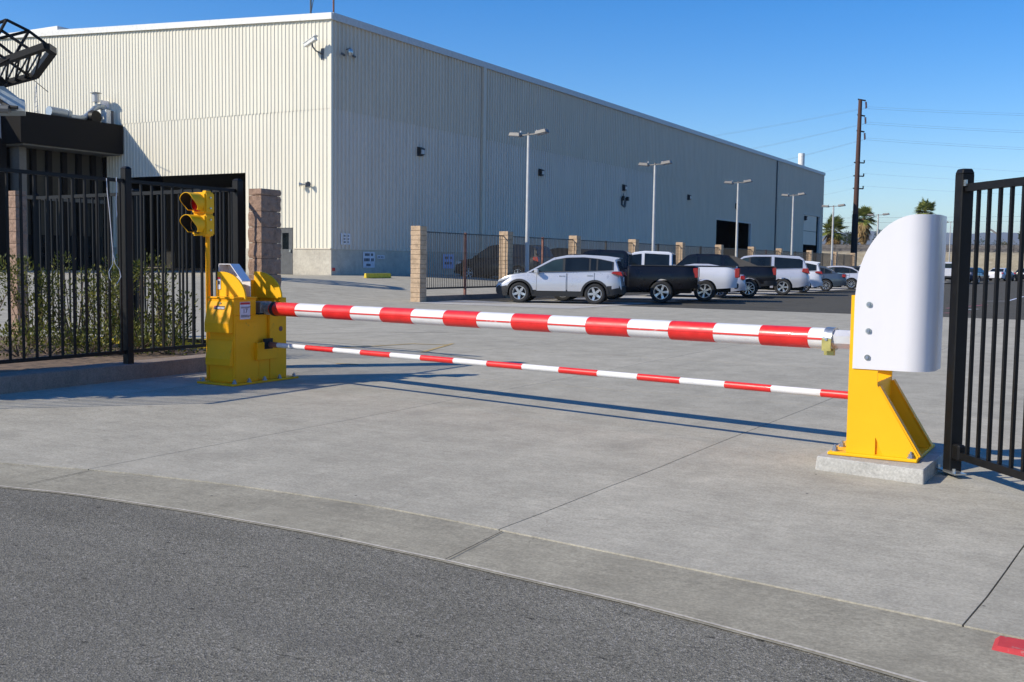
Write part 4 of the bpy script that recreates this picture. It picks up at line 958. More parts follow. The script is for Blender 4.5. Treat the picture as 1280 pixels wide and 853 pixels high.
    def slope_glass(nm, pa, pb, ins=.07, mat='glass'):
        (xa, za), (xb_, zb2) = pa, pb; dx, dz = xb_-xa, zb2-za; l_ = sqrt(dx*dx+dz*dz); nx_, nz_ = -dz/l_, dx/l_
        if nz_ < 0: nx_, nz_ = -nx_, -nz_
        q = MB(); v2 = []
        for f_ in (.06, .94):
            x = xa+dx*f_; z = za+dz*f_; w_ = gw(x, z)-ins
            for sy in (-1, 1): v2.append((x+nx_*.012, sy*w_, z+nz_*.012))
        q.add(v2, [(0, 1, 3, 2)]); q.build(nm, M[mat], t, norm=False)
    slope_glass('windshield', *s['ws'], mat='glass2'); slope_glass('rear_window', *s['rw'])
    for x in s['doors']:
        pass
    for (xa, xb_) in s['door']:
        for sg_ in (1, -1):
            def patch(xa, xb_, za, off_):
                q = MB(); nx_, nz_ = 12, 8; v2 = []
                for i in range(nx_+1):
                    x = xa+(xb_-xa)*i/nx_; zlo = za; zhi = interp(s['beltl'], x)-.05
                    a_ = arch(x)
                    if a_ > 0: zlo = min(max(zlo, a_+.05), zhi-.05)
                    for j in range(nz_+1): z = zlo+(zhi-zlo)*j/nz_; v2.append((x, sg_*(side(x, z)+off_+.004), z))
                q.add(v2, [(i*(nz_+1)+j, (i+1)*(nz_+1)+j, (i+1)*(nz_+1)+j+1, i*(nz_+1)+j+1) for i in range(nx_) for j in range(nz_)]); return q
            dd = patch(xa+.012, xb_-.012, s['sill']+.012, .009).build('door', pc, t, norm=False, smooth=True)
            patch(xa, xb_, s['sill'], .004).build('door_seal', M['rubber'], dd, norm=False)
            xh = xa+.16; zh = interp(s['beltl'], xh)-.14
            q = MB(); q.box((xh, sg_*(side(xh, zh)+.024), zh), (.2, .03, .035)); q.build('handle', M[s.get('handle', 'chrome')], dd, bevel=.008)
    for sg_ in (1, -1):
        xm = s['mirror'][0]; zm = s['mirror'][1]; q = MB(); q.box((xm, sg_*(W2+.06), zm), (.14, .22, .15)); q.build('side_mirror', M[s.get('mirrorc', color)], t, bevel=.03)
        q = MB(); q.prism(s['tail'], 'y', sg_*(W2-.2), sg_*(W2*s.get('tw', .985))); q.build('tail_lamp', M['red_lamp'], t, bevel=.015)
        q = MB(); q.prism(s['head'], 'y', sg_*(W2-.5), sg_*(W2*.925)); q.build('headlamp', M['clear_lamp'], t, bevel=.015)
        if s.get('rails'):
            q = MB(); xa, xb_ = s['rails']; q.path([(xa, sg_*(wroof-.06), interp(up_line, xa)-.01), (xa+.15, sg_*(wroof-.06), interp(up_line, xa+.15)+.05), (xb_-.15, sg_*(wroof-.06), interp(up_line, xb_-.15)+.05), (xb_, sg_*(wroof-.06), interp(up_line, xb_)-.01)], .018, n=6); q.build('roof_rail', M['cladding'], t)
    q = MB(); q.bb((xr-.05, -W2*.78, s['bump'][0]), (xr+.1, W2*.78, s['bump'][1])); q.build('rear_bumper', M[s.get('bumpc', 'cladding')], t, bevel=.03)
    q = MB(); q.bb((xf-.15, -W2*.72, s['bump'][0]), (xf+.03, W2*.72, s['bump'][1])); q.build('front_bumper', M[s.get('bumpc', 'cladding')], t, bevel=.03)
    q = MB(); q.bb((xr-.012 if not s.get('platex') else s['platex'], -.16, .78), (xr+.0, .16, .93)); q.build('number_plate', M['label_white'], t)
    for ex in s.get('extra', []): ex(t, W2, side, pc)
    # wheels
    for c_ in (0, wb):
        for sg_ in (1, -1):
            w_ = link_copy(WH[s.get('wheel', 'five')], t, (c_, sg_*(W2-.125), R)); w_.rotation_euler = (0, random.uniform(0, 6), 0 if sg_ > 0 else pi); w_.scale = (R/.36, 1., R/.36)
            if s.get('wr'): pass
            r_ = link_copy(RIM[s.get('wheel', 'five')], w_, (0, 0, 0))
    # shift the whole car so the near (camera) side wheels stand on the reference point
    th_ = pi+radians(th); nd = Vector((-sin(th_), cos(th_), 0)) # local +y in world
    sgn = 1 if nd.dot(Vector((p.x, p.y, 0))) > 0 else -1
    t.location = Vector(t.location)+nd*sgn*(W2-.02)
    return t
def bmx_build(b, name, parent):
    me = bpy.data.meshes.new(name); me.from_pydata(b.v, [], b.f)
    for m in b.mats: me.materials.append(m)
    for i, p in enumerate(me.polygons): p.material_index = b.m[i]; p.use_smooth = True
    bm = bmesh.new(); bm.from_mesh(me); bmesh.ops.recalc_face_normals(bm, faces=bm.faces); bm.to_mesh(me); bm.free()
    try: me.set_sharp_from_angle(angle=radians(38))
    except Exception: pass
    o = bpy.data.objects.new(name, me); COL.objects.link(o); o.parent = parent; return o
WH = {}; RIM = {}
def mk_wheel(key, ns, spw, tw=.215):
    q = MB(); prof = [(.235, -tw*.4), (.30, -tw*.5), (.345, -tw*.46), (.36, -tw*.36), (.36, tw*.36), (.345, tw*.46), (.30, tw*.5), (.235, tw*.4), (.235, -tw*.4)]
    q.lathe(prof, (0, 0, 0), (0, 1, 0), n=28); w = q.build('wheel', M['tyre'], smooth=True, angle=60); WH[key] = w
    r = MX(); r.lathe([(.235, .085), (.24, .10), (.225, .10), (.215, .07), (.2, .02), (0.0, .015)], (0, 0, 0), (0, 1, 0), n=28, m=M['chrome'])
    r.lathe([(.2, .021), (0, .0212)], (0, 0, 0), (0, 1, 0), n=20, m=M['black'])
    for i in range(ns):
        a_ = 2*pi*i/ns; ca, sa = cos(a_), sin(a_); w0, w1 = spw
        pts = []
        for rr, ww in ((.03, w0*.8), (.13, w0), (.222, w1)):
            for s_ in (-1, 1):
                pts += [(ca*rr-sa*s_*ww, .085 if rr < .2 else .095, sa*rr+ca*s_*ww), (ca*rr-sa*s_*ww, .03, sa*rr+ca*s_*ww)]
        f_ = []
        for j in range(2): o_ = 4*j; f_ += [(o_, o_+2, o_+6, o_+4), (o_, o_+4, o_+5, o_+1), (o_+2, o_+3, o_+7, o_+6)]
        r.add(pts, f_, M['chrome'])
    r.tube((0, .03, 0), (0, .1, 0), .05, n=12, m=M['chrome'])
    me = bpy.data.meshes.new('rim'); me.from_pydata(r.v, [], r.f)
    for m in r.mats: me.materials.append(m)
    for i, p in enumerate(me.polygons): p.material_index = r.m[i]
    bm = bmesh.new(); bm.from_mesh(me); bmesh.ops.recalc_face_normals(bm, faces=bm.faces); bm.to_mesh(me); bm.free()
    RIM[key] = bpy.data.objects.new('rim', me)
mk_wheel('five', 5, (.035, .045)); mk_wheel('fat', 5, (.045, .03)); mk_wheel('multi', 9, (.014, .018)); mk_wheel('six', 6, (.030, .036))
for k in WH: COL.objects.unlink(WH[k])
def copy_link_fix(): pass
# ---- specs (x forward from the rear axle)
def pick_seal(x0, x1, mat):
    def f_(t, W2, side, pc):
        q = MB(); q.bb((x0, -W2+.12, 1.0), (x1, W2-.12, 1.0)); 
    return f_
suv = dict(w=1.82, wb=2.62, r=.355, rear=-.90, front=3.46, top=[(-.90, .66), (-.87, .98), (-.80, 1.13), (0, 1.12), (1., 1.08), (2.2, 1.05), (2.5, 1.03), (2.95, .96), (3.28, .84), (3.43, .68), (3.46, .6)],
    bot=[(-.95, .42), (-.6, .30), (0, .25), (2.6, .24), (3.2, .24), (3.56, .34)], belt=1.09, beltl=[(-.9, 1.16), (0, 1.12), (1., 1.09), (2.3, 1.05)],
    gh=[(-.84, 1.10), (-.70, 1.50), (-.84, 1.585), (-.4, 1.645), (.4, 1.68), (1.0, 1.66), (1.45, 1.57), (2.42, 1.03)], upl=[(-.86, 1.30), (-.62, 1.52), (-.1, 1.62), (.4, 1.665), (1.0, 1.645), (1.45, 1.56), (2.35, 1.08)],
    win=[(2.10, 1.12), (1.04, .22), (.16, -.03), (-.09, -.58)], band=(2.2, -.63), lightwin=0, ws=((2.42, 1.03), (1.45, 1.57)), rw=((-.84, 1.12), (-.70, 1.50)), doors=[], door=[(.98, 2.02), (.02, .95)], sill=.42, mirror=(2.0, 1.10), tail=[(-.96, .96), (-.55, 1.06), (-.62, 1.12), (-.90, 1.12)], head=[(3.40, .70), (2.95, .84), (3.02, .90), (3.34, .80)], bump=(.34, .62), clad=.43, cladend=1.35, trim=True, rails=(-.55, 1.0), wheel='fat')
car('parked_suv', (743, 381), 19, suv, 'p_silver', 'silver compact SUV with black wheel arches, nearest car at the fence', 'car')
def bed(x0, x1, z):
    def f_(t, W2, side, pc):
        for sg_ in (1, -1):
            q = MB(); zz = [.55+(z-.08-.55)*i/8 for i in range(9)]; v2 = []
            for z_ in zz:
                for xx in (1.17, 1.205): v2.append((xx, sg_*(side(xx, z_)+.004), z_))
            q.add(v2, [(2*i, 2*i+1, 2*i+3, 2*i+2) for i in range(8)]); q.build('cab_gap', M['rubber'], t, norm=False)
            q = MB(); q.bb((x0, sg_*(W2-.14), z-.01), (min(x1, 1.1), sg_*(W2-.07), z+.03)); q.build('bed_rail_cap', M['cladding'], t, bevel=.008)
        q = MB(); q.bb((x0, -W2+.14, z-.02), (x1, W2-.14, z+.022)); q.build('bed_cover', M['black'], t)
    return f_
pick = dict(w=2.0, wb=3.57, r=.40, rear=-1.28, front=4.5, top=[(-1.28, 1.30), (-1.2, 1.335), (1.2, 1.33), (1.25, 1.22), (3.0, 1.2), (3.3, 1.18), (4.2, 1.08), (4.42, .95), (4.5, .7)],
    bot=[(-1.28, .55), (0, .45), (3.5, .38), (4.5, .4)], belt=1.22, beltl=[(1.2, 1.24), (3.3, 1.21)], gh=[(1.22, 1.2), (1.24, 1.80), (1.4, 1.87), (2.3, 1.90), (2.75, 1.84), (3.45, 1.2)], upl=[(1.22, 1.84), (2.3, 1.89), (2.75, 1.83), (3.4, 1.25)],
    win=[(3.25, 2.42), (2.3, 1.36)], ws=((3.45, 1.2), (2.75, 1.84)), rw=((1.22, 1.24), (1.24, 1.80)), doors=[], door=[(2.3, 3.25), (1.30, 2.25)], sill=.52, mirror=(3.1, 1.28), tail=[(-1.29, .92), (-1.12, .92), (-1.12, 1.27), (-1.29, 1.27)], tw=.90, head=[(4.4, .8), (4.1, .8), (4.15, 1.0), (4.4, .98)], bump=(.5, .68), wheel='five', extra=[bed(-1.15, 1.1, 1.33)], tumble=.2, hi=True)
car('pickup_truck', (826, 379.5), 18, pick, 'p_black', 'black crew cab pickup with silver wheels, parked beside the silver compact SUV', 'pickup truck')
pick2 = dict(pick, rear=-1.2, front=4.4, r=.40, bumpc='cladding', wheel='six')
car('pickup_truck', (880, 377.5), 17, pick2, 'p_white', 'white crew cab pickup standing behind the black pickup', 'pickup truck')
sedan = dict(w=1.78, wb=2.7, r=.325, rear=-1.05, front=3.55, top=[(-1.05, .78), (-1.0, .98), (-.6, 1.02), (.2, .98), (2.0, .95), (2.4, .93), (3.1, .84), (3.45, .66), (3.55, .5)], bot=[(-1.05, .35), (0, .2), (2.7, .19), (3.55, .26)], belt=.97, beltl=[(-.6, 1.0), (2.2, .94)],
    gh=[(-.62, .98), (.05, 1.36), (.5, 1.43), (1.1, 1.43), (1.5, 1.37), (2.35, .93)], upl=[(-.62, 1.03), (.05, 1.35), (.5, 1.42), (1.1, 1.42), (1.5, 1.36), (2.3, .97)], win=[(2.0, 1.12), (1.04, .14), (.10, -.25)], band=(2.1, -.32), lightwin=0, ws=((2.35, .93), (1.5, 1.37)), rw=((-.62, .98), (.05, 1.36)), doors=[], door=[(1.05, 2.05), (.12, 1.02)], sill=.32, mirror=(1.95, .98), tail=[(-1.06, .78), (-.86, .80), (-.86, .95), (-1.03, .95)], head=[(3.45, .58), (3.05, .68), (3.1, .76), (3.4, .7)], bump=(.3, .55), bumpc='p_dark', wheel='multi', tumble=.26)
hatch = dict(suv, w=1.75, clad=0, trim=False, rails=None, wheel='multi', r=.33, bumpc='p_silver2', wb=2.6)
car('parked_sedan', (899, 373), 16, dict(sedan, bumpc='p_silver2'), 'p_silver2', 'low silver car mostly hidden between the white pickup and the black utility truck', 'car')
av = dict(pick, rear=-1.15, front=4.35, w=2.0, wb=3.3, gh=[(.0, 1.3), (.75, 1.78), (1.3, 1.86), (2.2, 1.87), (2.6, 1.82), (3.3, 1.2)], upl=[(.0, 1.34), (.75, 1.77), (1.3, 1.85), (2.2, 1.86), (2.6, 1.80), (3.25, 1.25)], win=[(3.1, 2.22), (2.1, 1.2), (1.05, .45)], ws=((3.3, 1.2), (2.6, 1.82)), rw=((.0, 1.32), (.75, 1.78)), door=[(2.1, 3.05), (1.15, 2.05)], clad=.62, cladend=1.2, trim=True, wheel='multi', tail=[(-1.16, .98), (-1.0, .98), (-1.0, 1.32), (-1.16, 1.32)], extra=[bed(-1.05, .2, 1.335)])
av['top'] = [(-1.15, 1.30), (-1.08, 1.34), (.3, 1.34), (.9, 1.30), (1.25, 1.22), (3.0, 1.2), (3.3, 1.17), (4.0, 1.05), (4.3, .9), (4.35, .7)]
def sail(t, W2, side, pc):
    for sg_ in (1, -1):
        q = MB(); q.prism([(-.45, 1.33), (.7, 1.80), (.86, 1.80), (.35, 1.33)], 'y', sg_*(W2-.16), sg_*(W2-.085)); q.build('sail_panel', M['brown_trim'], t)
    q = MB(); q.bb((-1.1, -W2+.08, 1.325), (.75, -W2+.16, 1.375)); q.bb((-1.1, W2-.16, 1.325), (.75, W2-.08, 1.375)); q.build('bed_rail', M['brown_trim'], t)
av['extra'] = av['extra']+[sail]
a_v = car('utility_truck', (935, 372.5), 16, av, 'p_black', 'black utility truck with sloping rear panels, between two silver cars', 'pickup truck')
fs_ = dict(suv, w=1.98, wb=3.0, r=.385, rear=-1.2, front=4.0, top=[(-1.2, .8), (-1.16, 1.2), (-1.05, 1.28), (0, 1.24), (1.2, 1.2), (2.6, 1.16), (3.0, 1.14), (3.6, 1.04), (3.9, .86), (4.0, .6)], bot=[(-1.2, .5), (-.7, .38), (0, .34), (3.0, .32), (4., .36)], belt=1.2, beltl=[(-1.1, 1.27), (0, 1.24), (1.2, 1.20), (2.8, 1.16)],
    gh=[(-1.12, 1.24), (-.92, 1.72), (-.7, 1.85), (.4, 1.9), (1.4, 1.89), (1.85, 1.82), (2.85, 1.15)], upl=[(-1.12, 1.5), (-.82, 1.80), (.4, 1.885), (1.4, 1.875), (1.85, 1.80), (2.8, 1.2)], win=[(2.6, 1.62), (1.52, .62), (.42, -.88)], band=(2.66, .56), ws=((2.85, 1.15), (1.85, 1.82)), rw=((-1.12, 1.26), (-.92, 1.72)), door=[(1.55, 2.6), (.55, 1.5)], sill=.5, mirror=(2.5, 1.25), tail=[(-1.22, 1.02), (-.85, 1.12), (-.9, 1.28), (-1.14, 1.28)], head=[(3.9, .8), (3.4, .92), (3.5, 1.02), (3.85, .96)], bump=(.42, .68), clad=.0, bumpc='p_silver2', trim=False, rails=(-.6, 1.3), wheel='five')
car('parked_suv', (978, 369.5), 14, fs_, 'p_silver2', 'large silver family SUV with dark rear side glass right of the black utility truck', 'car')
h2 = dict(hatch, bumpc='p_white'); car('parked_hatchback', (1004, 366.3), 13, h2, 'p_white', 'white hatchback with only its tail showing right of the large silver SUV', 'car')
car('parked_sedan', (1032, 364.6), 11, sedan, 'p_blue', 'slate blue grey sedan with bright alloy wheels near the white guard', 'car')
s2_ = dict(sedan, bumpc='p_silver2'); car('parked_sedan', (1064, 362), 10, s2_, 'p_silver2', 'silver sedan just behind the slate blue one', 'car')
car('parked_sedan', (1086, 360.3), 9, dict(sedan), 'p_dark', 'dark charcoal sedan partly hidden behind the white guard', 'car')
car('parked_suv', (1118, 359.5), 8, dict(fs_, bumpc='p_white'), 'p_white', 'white car with bluish windscreen behind the charcoal sedan', 'car')
# vehicles behind the fence
pb = atX(609, 350, -27.0); car('parked_suv', None, 0, dict(fs_, bumpc='p_black', handle='cladding'), 'p_black', 'dark SUV behind the first bay of the fence', 'car', pos=Vector((-26.9, 47.6, 0)))
cap = dict(pick, cabin='p_black', bumpc='p_red')
def shell(t, W2, side, pc):
    q = MB(); q.prism([(-1.15, 1.32), (-1.0, 1.80), (1.2, 1.86), (1.2, 1.32)], 'y', -W2+.1, W2-.1); q.build('camper_shell', M['p_dark'], t, bevel=.05)
cap['extra'] = [shell]
car('pickup_truck', None, 0, cap, 'p_red', 'red pickup with a dark camper shell behind the second fence bay', 'pickup truck', pos=Vector((-26.5, 55.5, 0)))
# far right vehicles (rear views)
def far_car(px, py, th, spec, col, lab, typ='car', nm='parked_sedan'):
    p = gr(px, py); t = car(nm, None, 0, spec, col, lab, typ, pos=p); t.rotation_euler = (0, 0, radians(th)); t.location = (p.x, p.y, .012); return t
far_car(1247, 351.5, 78, dict(sedan, bumpc='p_white'), 'p_white', 'small white sedan seen from behind through the open gate pickets')
far_car(1280, 352, 84, dict(sedan, bumpc='p_black'), 'p_black', 'black car with red tail lamps at the right edge of the far car park')
far_car(1186, 355, 100, dict(pick, bumpc='cladding'), 'p_white', 'white pickup glimpsed between the white guard and the gate post', 'pickup truck', 'pickup_truck')
far_car(1211, 354.5, 80, dict(sedan, bumpc='p_navy'), 'p_navy', 'navy blue car just right of the thick gate post in the far lot')
# ------------------------------------------------------------------ lamp posts
lp0 = None
def lamp_post(px, py, X, lab, pos=None, h=None, k=1.):
    global lp0
    p = atX(px, py, X) if pos is None else pos; z0 = gz(p.x, p.y); H_ = (p.z-z0) if h is None else h
    if lp0 is None:
        t = thing('lamp_post', (0, 0, 0), lab, 'lamp post', 'twin headed lamp posts of the car park')
        q = MB(); q.tube((0, 0, 0), (0, 0, .55), .26, n=16); q.build('footing', M['plinth'], t, smooth=True)
        q = MB(); q.tube((0, 0, .5), (0, 0, 6.3), .085, .06, n=12); q.build('pole', M['mast'], t, smooth=True)
        q = MB(); q.tube((0, 0, 6.2), (0, 0, 6.42), .05); q.bar((-.34, 0, 6.33), (.34, 0, 6.36), .05, .05); q.build('crossarm', M['lamp_head'], t)
        for s_ in (-1, 1):
            R_ = Matrix.Rotation(-s_*radians(9 if s_ > 0 else 5), 3, 'Y')
            q = MB(); q.box((s_*.58, 0, 6.37+(.05 if s_ > 0 else -.0)), (.52, .34, .15), R_, None, .85); hd = q.build('lamp_head', M['lamp_head'], t, bevel=.02)
            q = MB(); q.box((s_*.58, 0, 6.288+(.05 if s_ > 0 else 0)), (.40, .26, .02), R_); q.build('lens', M['lamp_lens'], hd)
            q = MB(); q.tube((s_*.36, 0, 6.44), (s_*.36, 0, 6.50), .035, n=8); q.build('photocell', M['clear_lamp'], hd)
        lp0 = t; 
    else: t = copy_tree(lp0); 
    t.location = (p.x, p.y, z0); t.scale = (k, k, H_/6.42); t['label'] = lab; t.rotation_euler = (0, 0, radians(random.uniform(-4, 4)))
    return t
lamp_post(661, 166, -20.3, 'nearest and tallest twin headed lamp post, behind the silver compact SUV')
lamp_post(819, 204, -20.3, 'second twin headed lamp post, above the cab of the white pickup')
lamp_post(923, 227, -20.3, 'third twin headed lamp post, against the dark doorway')
lamp_post(992, 243, -20.3, 'fourth twin headed lamp post, over the large silver SUV')
lamp_post(1042, 257, -20.3, 'fifth twin headed lamp post, in front of the left palm', k=1.1)
lamp_post(1098, 268, -20.3, 'sixth twin headed lamp post, right of the middle palm', k=1.2)
p = at(1188.5, 300, 95); lamp_post(0, 0, 0, 'thin lamp post with small head seen left of the thick gate post', pos=at(1188.5, 277, 120), k=.8)
t = thing('street_lamp', (at(1247, 308, 150).x, at(1247, 308, 150).y, 3.), 'single slanting headed street lamp above the embankment seen through the gate', 'lamp post')
q = MB(); q.tube((0, 0, 0), (0, 0, 3.2), .09, n=8); q.build('pole', M['mast'], t); q = MB(); q.box((-.5, 0, 3.5), (1.3, .3, .25), Matrix.Rotation(radians(35), 3, 'Y')); q.build('lamp_head', M['lamp_head'], t)
t = thing('street_lamp', (at(1124, 300, 150).x, at(1124, 300, 150).y, 3.), 'lamp head just clearing the curve of the white guard', 'lamp post')
q = MB(); q.tube((0, 0, -3), (0, 0, 5.0), .09, n=8); q.build('pole', M['mast'], t); q = MB(); q.box((.3, 0, 5.0), (1.3, .3, .22), Matrix.Rotation(radians(-12), 3, 'Y')); q.build('lamp_head', M['lamp_head'], t)
# ------------------------------------------------------------------ utility pole and wires
D = 131.; tb = at(1067, 322, D); tt_ = at(1075.5, 125, D-1); base = Vector((tb.x, tb.y, 0)); lean = (tt_-tb).normalized()
base = tb-lean*(tb.z/lean.z); t = thing('utility_pole', base, 'tall leaning wooden utility pole with insulators on its right side', 'utility pole')
topv = tt_-base; md = topv*((at(1069, 268, D).z)/tt_.z)
q = MB(); q.tube((0, 0, 0), md, .42, .38, n=12); q.build('wrapped_base', M['pole_black'], t, smooth=True)
q = MB(); q.tube(md*.98, topv, .33, .23, n=12); q.build('shaft', M['pole_wood'], t, smooth=True)
rt = Vector((Rv.x, Rv.y, 0)).normalized(); pins = []
for (py, kind) in ((126, 0), (145, 0), (164.5, 0), (204, 1), (220.5, 1), (236, 1)):
    pz = at(1073, py, D).z; c_ = topv*(pz/tt_.z); q = MB()
    if kind == 0:
        q.bar(c_-rt*.3, c_+rt*.65-Vector((0, 0, .15)), .12, .16); q.build('crossarm', M['pole_black'], t); q = MB(); e_ = c_+rt*.7-Vector((0, 0, .3))
        for i in range(6): q.tube(e_-Vector((-.01*i, 0, i*.13)), e_-Vector((-.01*i, 0, i*.13+.09)), .14, .09, n=10)
        q.tube(e_, e_-Vector((0, 0, .8)), .05, n=6); q.build('insulator', M['rust'], t); pins.append(base+e_-Vector((0, 0, .8)))
    else:
        q.bar(c_-rt*.45, c_+rt*.8-Vector((0, 0, .05)), .12, .14); q.build('crossarm', M['pole_black'], t); q = MB(); e_ = c_+rt*.8; q.tube(e_-Vector((0, 0, .05)), e_+Vector((0, 0, .3)), .08, n=8); q.build('insulator', M['pole_black'], t); pins.append(base+e_+Vector((0, 0, .3)))
M['wire'] = plain('power_wire', (.16, .18, .2), .5)
ends = [((1280+400, 150-4), (700, 196)), ((1680, 172), (760, 216)), ((1680, 196), (800, 236)), ((1680, 228), (1000, 216)), ((1680, 236), (960, 232)), ((1680, 250), (940, 252))]
for i, (pn, (er, el)) in enumerate(zip(pins, ends)):
    for side_, ep in ((0, er), (1, el)):
        e_ = at(ep[0], ep[1], D*.9 if side_ == 0 else D*1.25); q = MB(); pts = []
        for k in range(13):
            f_ = k/12; pp = pn.lerp(e_, f_); pp.z -= .55*4*f_*(1-f_); pts.append(pp-pn)
        q.path(pts, .009 if i < 3 else .006, n=4); 
        if i < 3: q.path([p_+Vector((.35, .2, .22)) for p_ in pts], .007, n=4)
        o = q.build('power_line', M['wire']); o.location = pn
        tag(o, 'faint overhead power line running %s from the %s of the utility pole' % (['right', 'left'][side_], ['topmost insulator', 'second insulator', 'third insulator', 'highest small crossarm', 'middle small crossarm', 'lowest small crossarm'][i]), 'power line')
for k, py in enumerate((268, 274)):
    a = at(900, py+6, 170); c = at(1500, py+1, 170); q = MB(); q.path([a-a, c-a], .013, n=4); o = q.build('power_line', M['wire']); o.location = a; tag(o, ['upper', 'lower'][k]+' of two level cables crossing behind the palms', 'power line')
# ------------------------------------------------------------------ embankment, background
ys_ = [139, 140.5, 145.5, 148, 190]
def ez(x, y): return interp([(139, -.05), (140.5, .25), (145.5, 3.4), (148, 3.75), (190, 3.75)], y)
def mk_bank():
    m, nt, b = nodes('dry_embankment'); n = noise_tex(nt, wpos(nt, (.5, .5, 1)), 1.4, 8, .7); n2 = noise_tex(nt, wpos(nt), 5, 6, .75)
    col = ramp(nt, n, [(.3, (.24, .20, .13)), (.5, (.34, .29, .20)), (.7, (.42, .37, .27))]); col = mixc(nt, .5, col, ramp(nt, n2, [(.3, .2), (.7, .7)]), 'OVERLAY')
    nt.links.new(col, b.inputs['Base Color']); b.inputs['Roughness'].default_value = .95; bump(nt, b, n2, .6, .15); return m
M['bank'] = mk_bank()
bx = lin(-70, 120, 120)
sheet('embankment', bx, lin(153, 162, 18)+[204], lambda x, y: ez(x, y-14)+(.25*noise.noise((x*.4, y*.5, 0)) if 154 < y < 161 else 0), M['bank'])
M['ballast'] = plain('dark_ballast', (.11, .10, .09), .95, scale=3, var=.5)
sheet('track_ballast', bx, [161.0, 162.2, 167, 168], lambda x, y: 3.55 if y < 161.5 else (4.6 if y < 167.5 else 3.4), M['ballast'])
t = thing('mesh_fence', (-70, 160.6, 3.5), 'low dark mesh fence along the top of the far embankment', 'fence')
q = MB()
for i in range(64): q.bb((i*3-.04, -.04, 0), (i*3+.04, .04, 1.15))
for z in (.5, 1.12): q.bb((0, -.02, z), (190, .02, z+.05))
o = q.build('posts_and_rails', M['fence_far'], t); o['kind'] = 'stuff'
q = MB(); q.bb((-20.5, 152, -.02), (90, 152.25, .16)); tag(q.build('far_kerb', M['plinth']), kind='structure')
# mountains
def ridge(name, dist, hfun, mat, x0, x1, n=160):
    b = MB(); vs = []
    for i in range(n+1):
        a_ = radians(x0+(x1-x0)*i/n); h = hfun(i*1.)
        for rr, hh in ((dist, -5), (dist*1.05, h*.55), (dist*1.12, h), (dist*1.3, h*.6)): vs.append((sin(a_)*rr, cos(a_)*rr, hh+(h*.06*noise.noise((i*.9, rr*.003, 2)))))
    b.add(vs, [(4*i+k, 4*i+4+k, 4*i+5+k, 4*i+1+k) for i in range(n) for k in range(3)]); return tag(b.build(name, mat, norm=False, smooth=True), kind='structure')
M['mount'] = plain('mountain_scrub', (.085, .085, .07), .95, scale=.002, var=.3)
def hm(i): return 255+55*noise.noise((i*.06, 0, 0))+28*noise.noise((i*.19, 5, 0))+12*noise.noise((i*.6, 9, 0))
ridge('mountains', 7600, hm, M['mount'], -75, 40, 260)
# ------------------------------------------------------------------ vegetation
def leaves(b, c, r, n, size, sq=(1, 1, 1), up=.0, shell=.5):
    for _ in range(n):
        d = Vector((random.gauss(0, 1), random.gauss(0, 1), random.gauss(0, 1))).normalized(); rr = r*(shell+(1-shell)*random.random())**.6*random.uniform(.55, 1.05)
        p = Vector(c)+Vector((d.x*rr*sq[0], d.y*rr*sq[1], d.z*rr*sq[2])); s_ = size*random.uniform(.6, 1.4)
        a_ = (d+Vector((random.uniform(-1, 1), random.uniform(-1, 1), random.uniform(-.6, 1.2)+up))).normalized(); w_ = a_.cross(Vector((random.uniform(-1, 1), random.uniform(-1, 1), random.uniform(-1, 1)))).normalized()
        b.add([p, p+a_*s_*.5+w_*s_*.2, p+a_*s_, p+a_*s_*.5-w_*s_*.2], [(0, 1, 2, 3)])
def shrub(c, h, r, lab, n=26, per=120, size=.05, group=None):
    t = thing('shrub', c, lab, 'shrub', group); q = MB(); st_ = MB()
    for i in range(n):
        a_ = random.uniform(0, 2*pi); rr = r*sqrt(random.random()); z = h*random.uniform(.18, 1.)*(1-.25*(rr/r)**2)
        cc = (cos(a_)*rr, sin(a_)*rr, z); leaves(q, cc, random.uniform(.13, .24), per, size, (1, 1, 1.15), up=.8)
        st_.tube((cos(a_)*.04, sin(a_)*.04, 0), cc, .012, .004, n=4)
    st_.build('stems', M['trunk'], t); q.build('foliage', M['leaf'], t, norm=False)
for (px, py, d, h, r, lab) in ((40, 440, 15.4, 1.35, .55, 'sunlit shrub in front of the left stone pillar'), (95, 440, 15.7, 1.25, .5, 'feathery shrub behind the middle of the near fence'), (132, 440, 15.3, 1.5, .4, 'tallest shrub, just left of the tall fence post'), (178, 440, 15.0, 1.28, .42, 'yellow green shrub just right of the tall fence post'), (208, 440, 14.8, 1.0, .32, 'low airy shrub nearest the signal pole'), (-30, 440, 14.6, 1.4, .6, 'shrub at the very left edge behind the fence')):
    p = at(px, py, d); shrub((p.x, p.y, .1), h, r, lab, n=int(14*h), per=95)
for i, (px, d) in enumerate(((28, 13.6), (62, 14.2), (110, 14.0), (160, 14.2), (215, 14.3))):
    p = at(px, 450, d); p.x = min(p.x, -10.5); t_ = ['creeping ground plant at the kerb, far left', 'second low plant at the kerb from the left', 'low plant at the kerb left of the tall fence post', 'low plant at the kerb right of the tall fence post', 'low plant at the kerb nearest the cabinet'][i]; shrub((p.x, p.y, .1), .38, .42, t_, n=10, per=80)
shrub((-11.85, 5.35, .1), 3.55, .85, 'tall dense shrub just outside the left edge, shading the cabinet', n=260, per=100, size=.11)
yk = MB(); a = gr(196, 432, .15); c = gr(262, 432, .15)
def kerb_line(name, a, c, w, h, mat, lab):
    a = Vector(a); c = Vector(c); o = MB(); L_ = (c-a).length; o.bb((0, -w/2, 0), (L_, w/2, h)); ob = o.build(name, mat, bevel=.02); ob.location = a; ob.rotation_euler = (0, 0, atan2(c.y-a.y, c.x-a.x)); return tag(ob, lab, 'kerb')
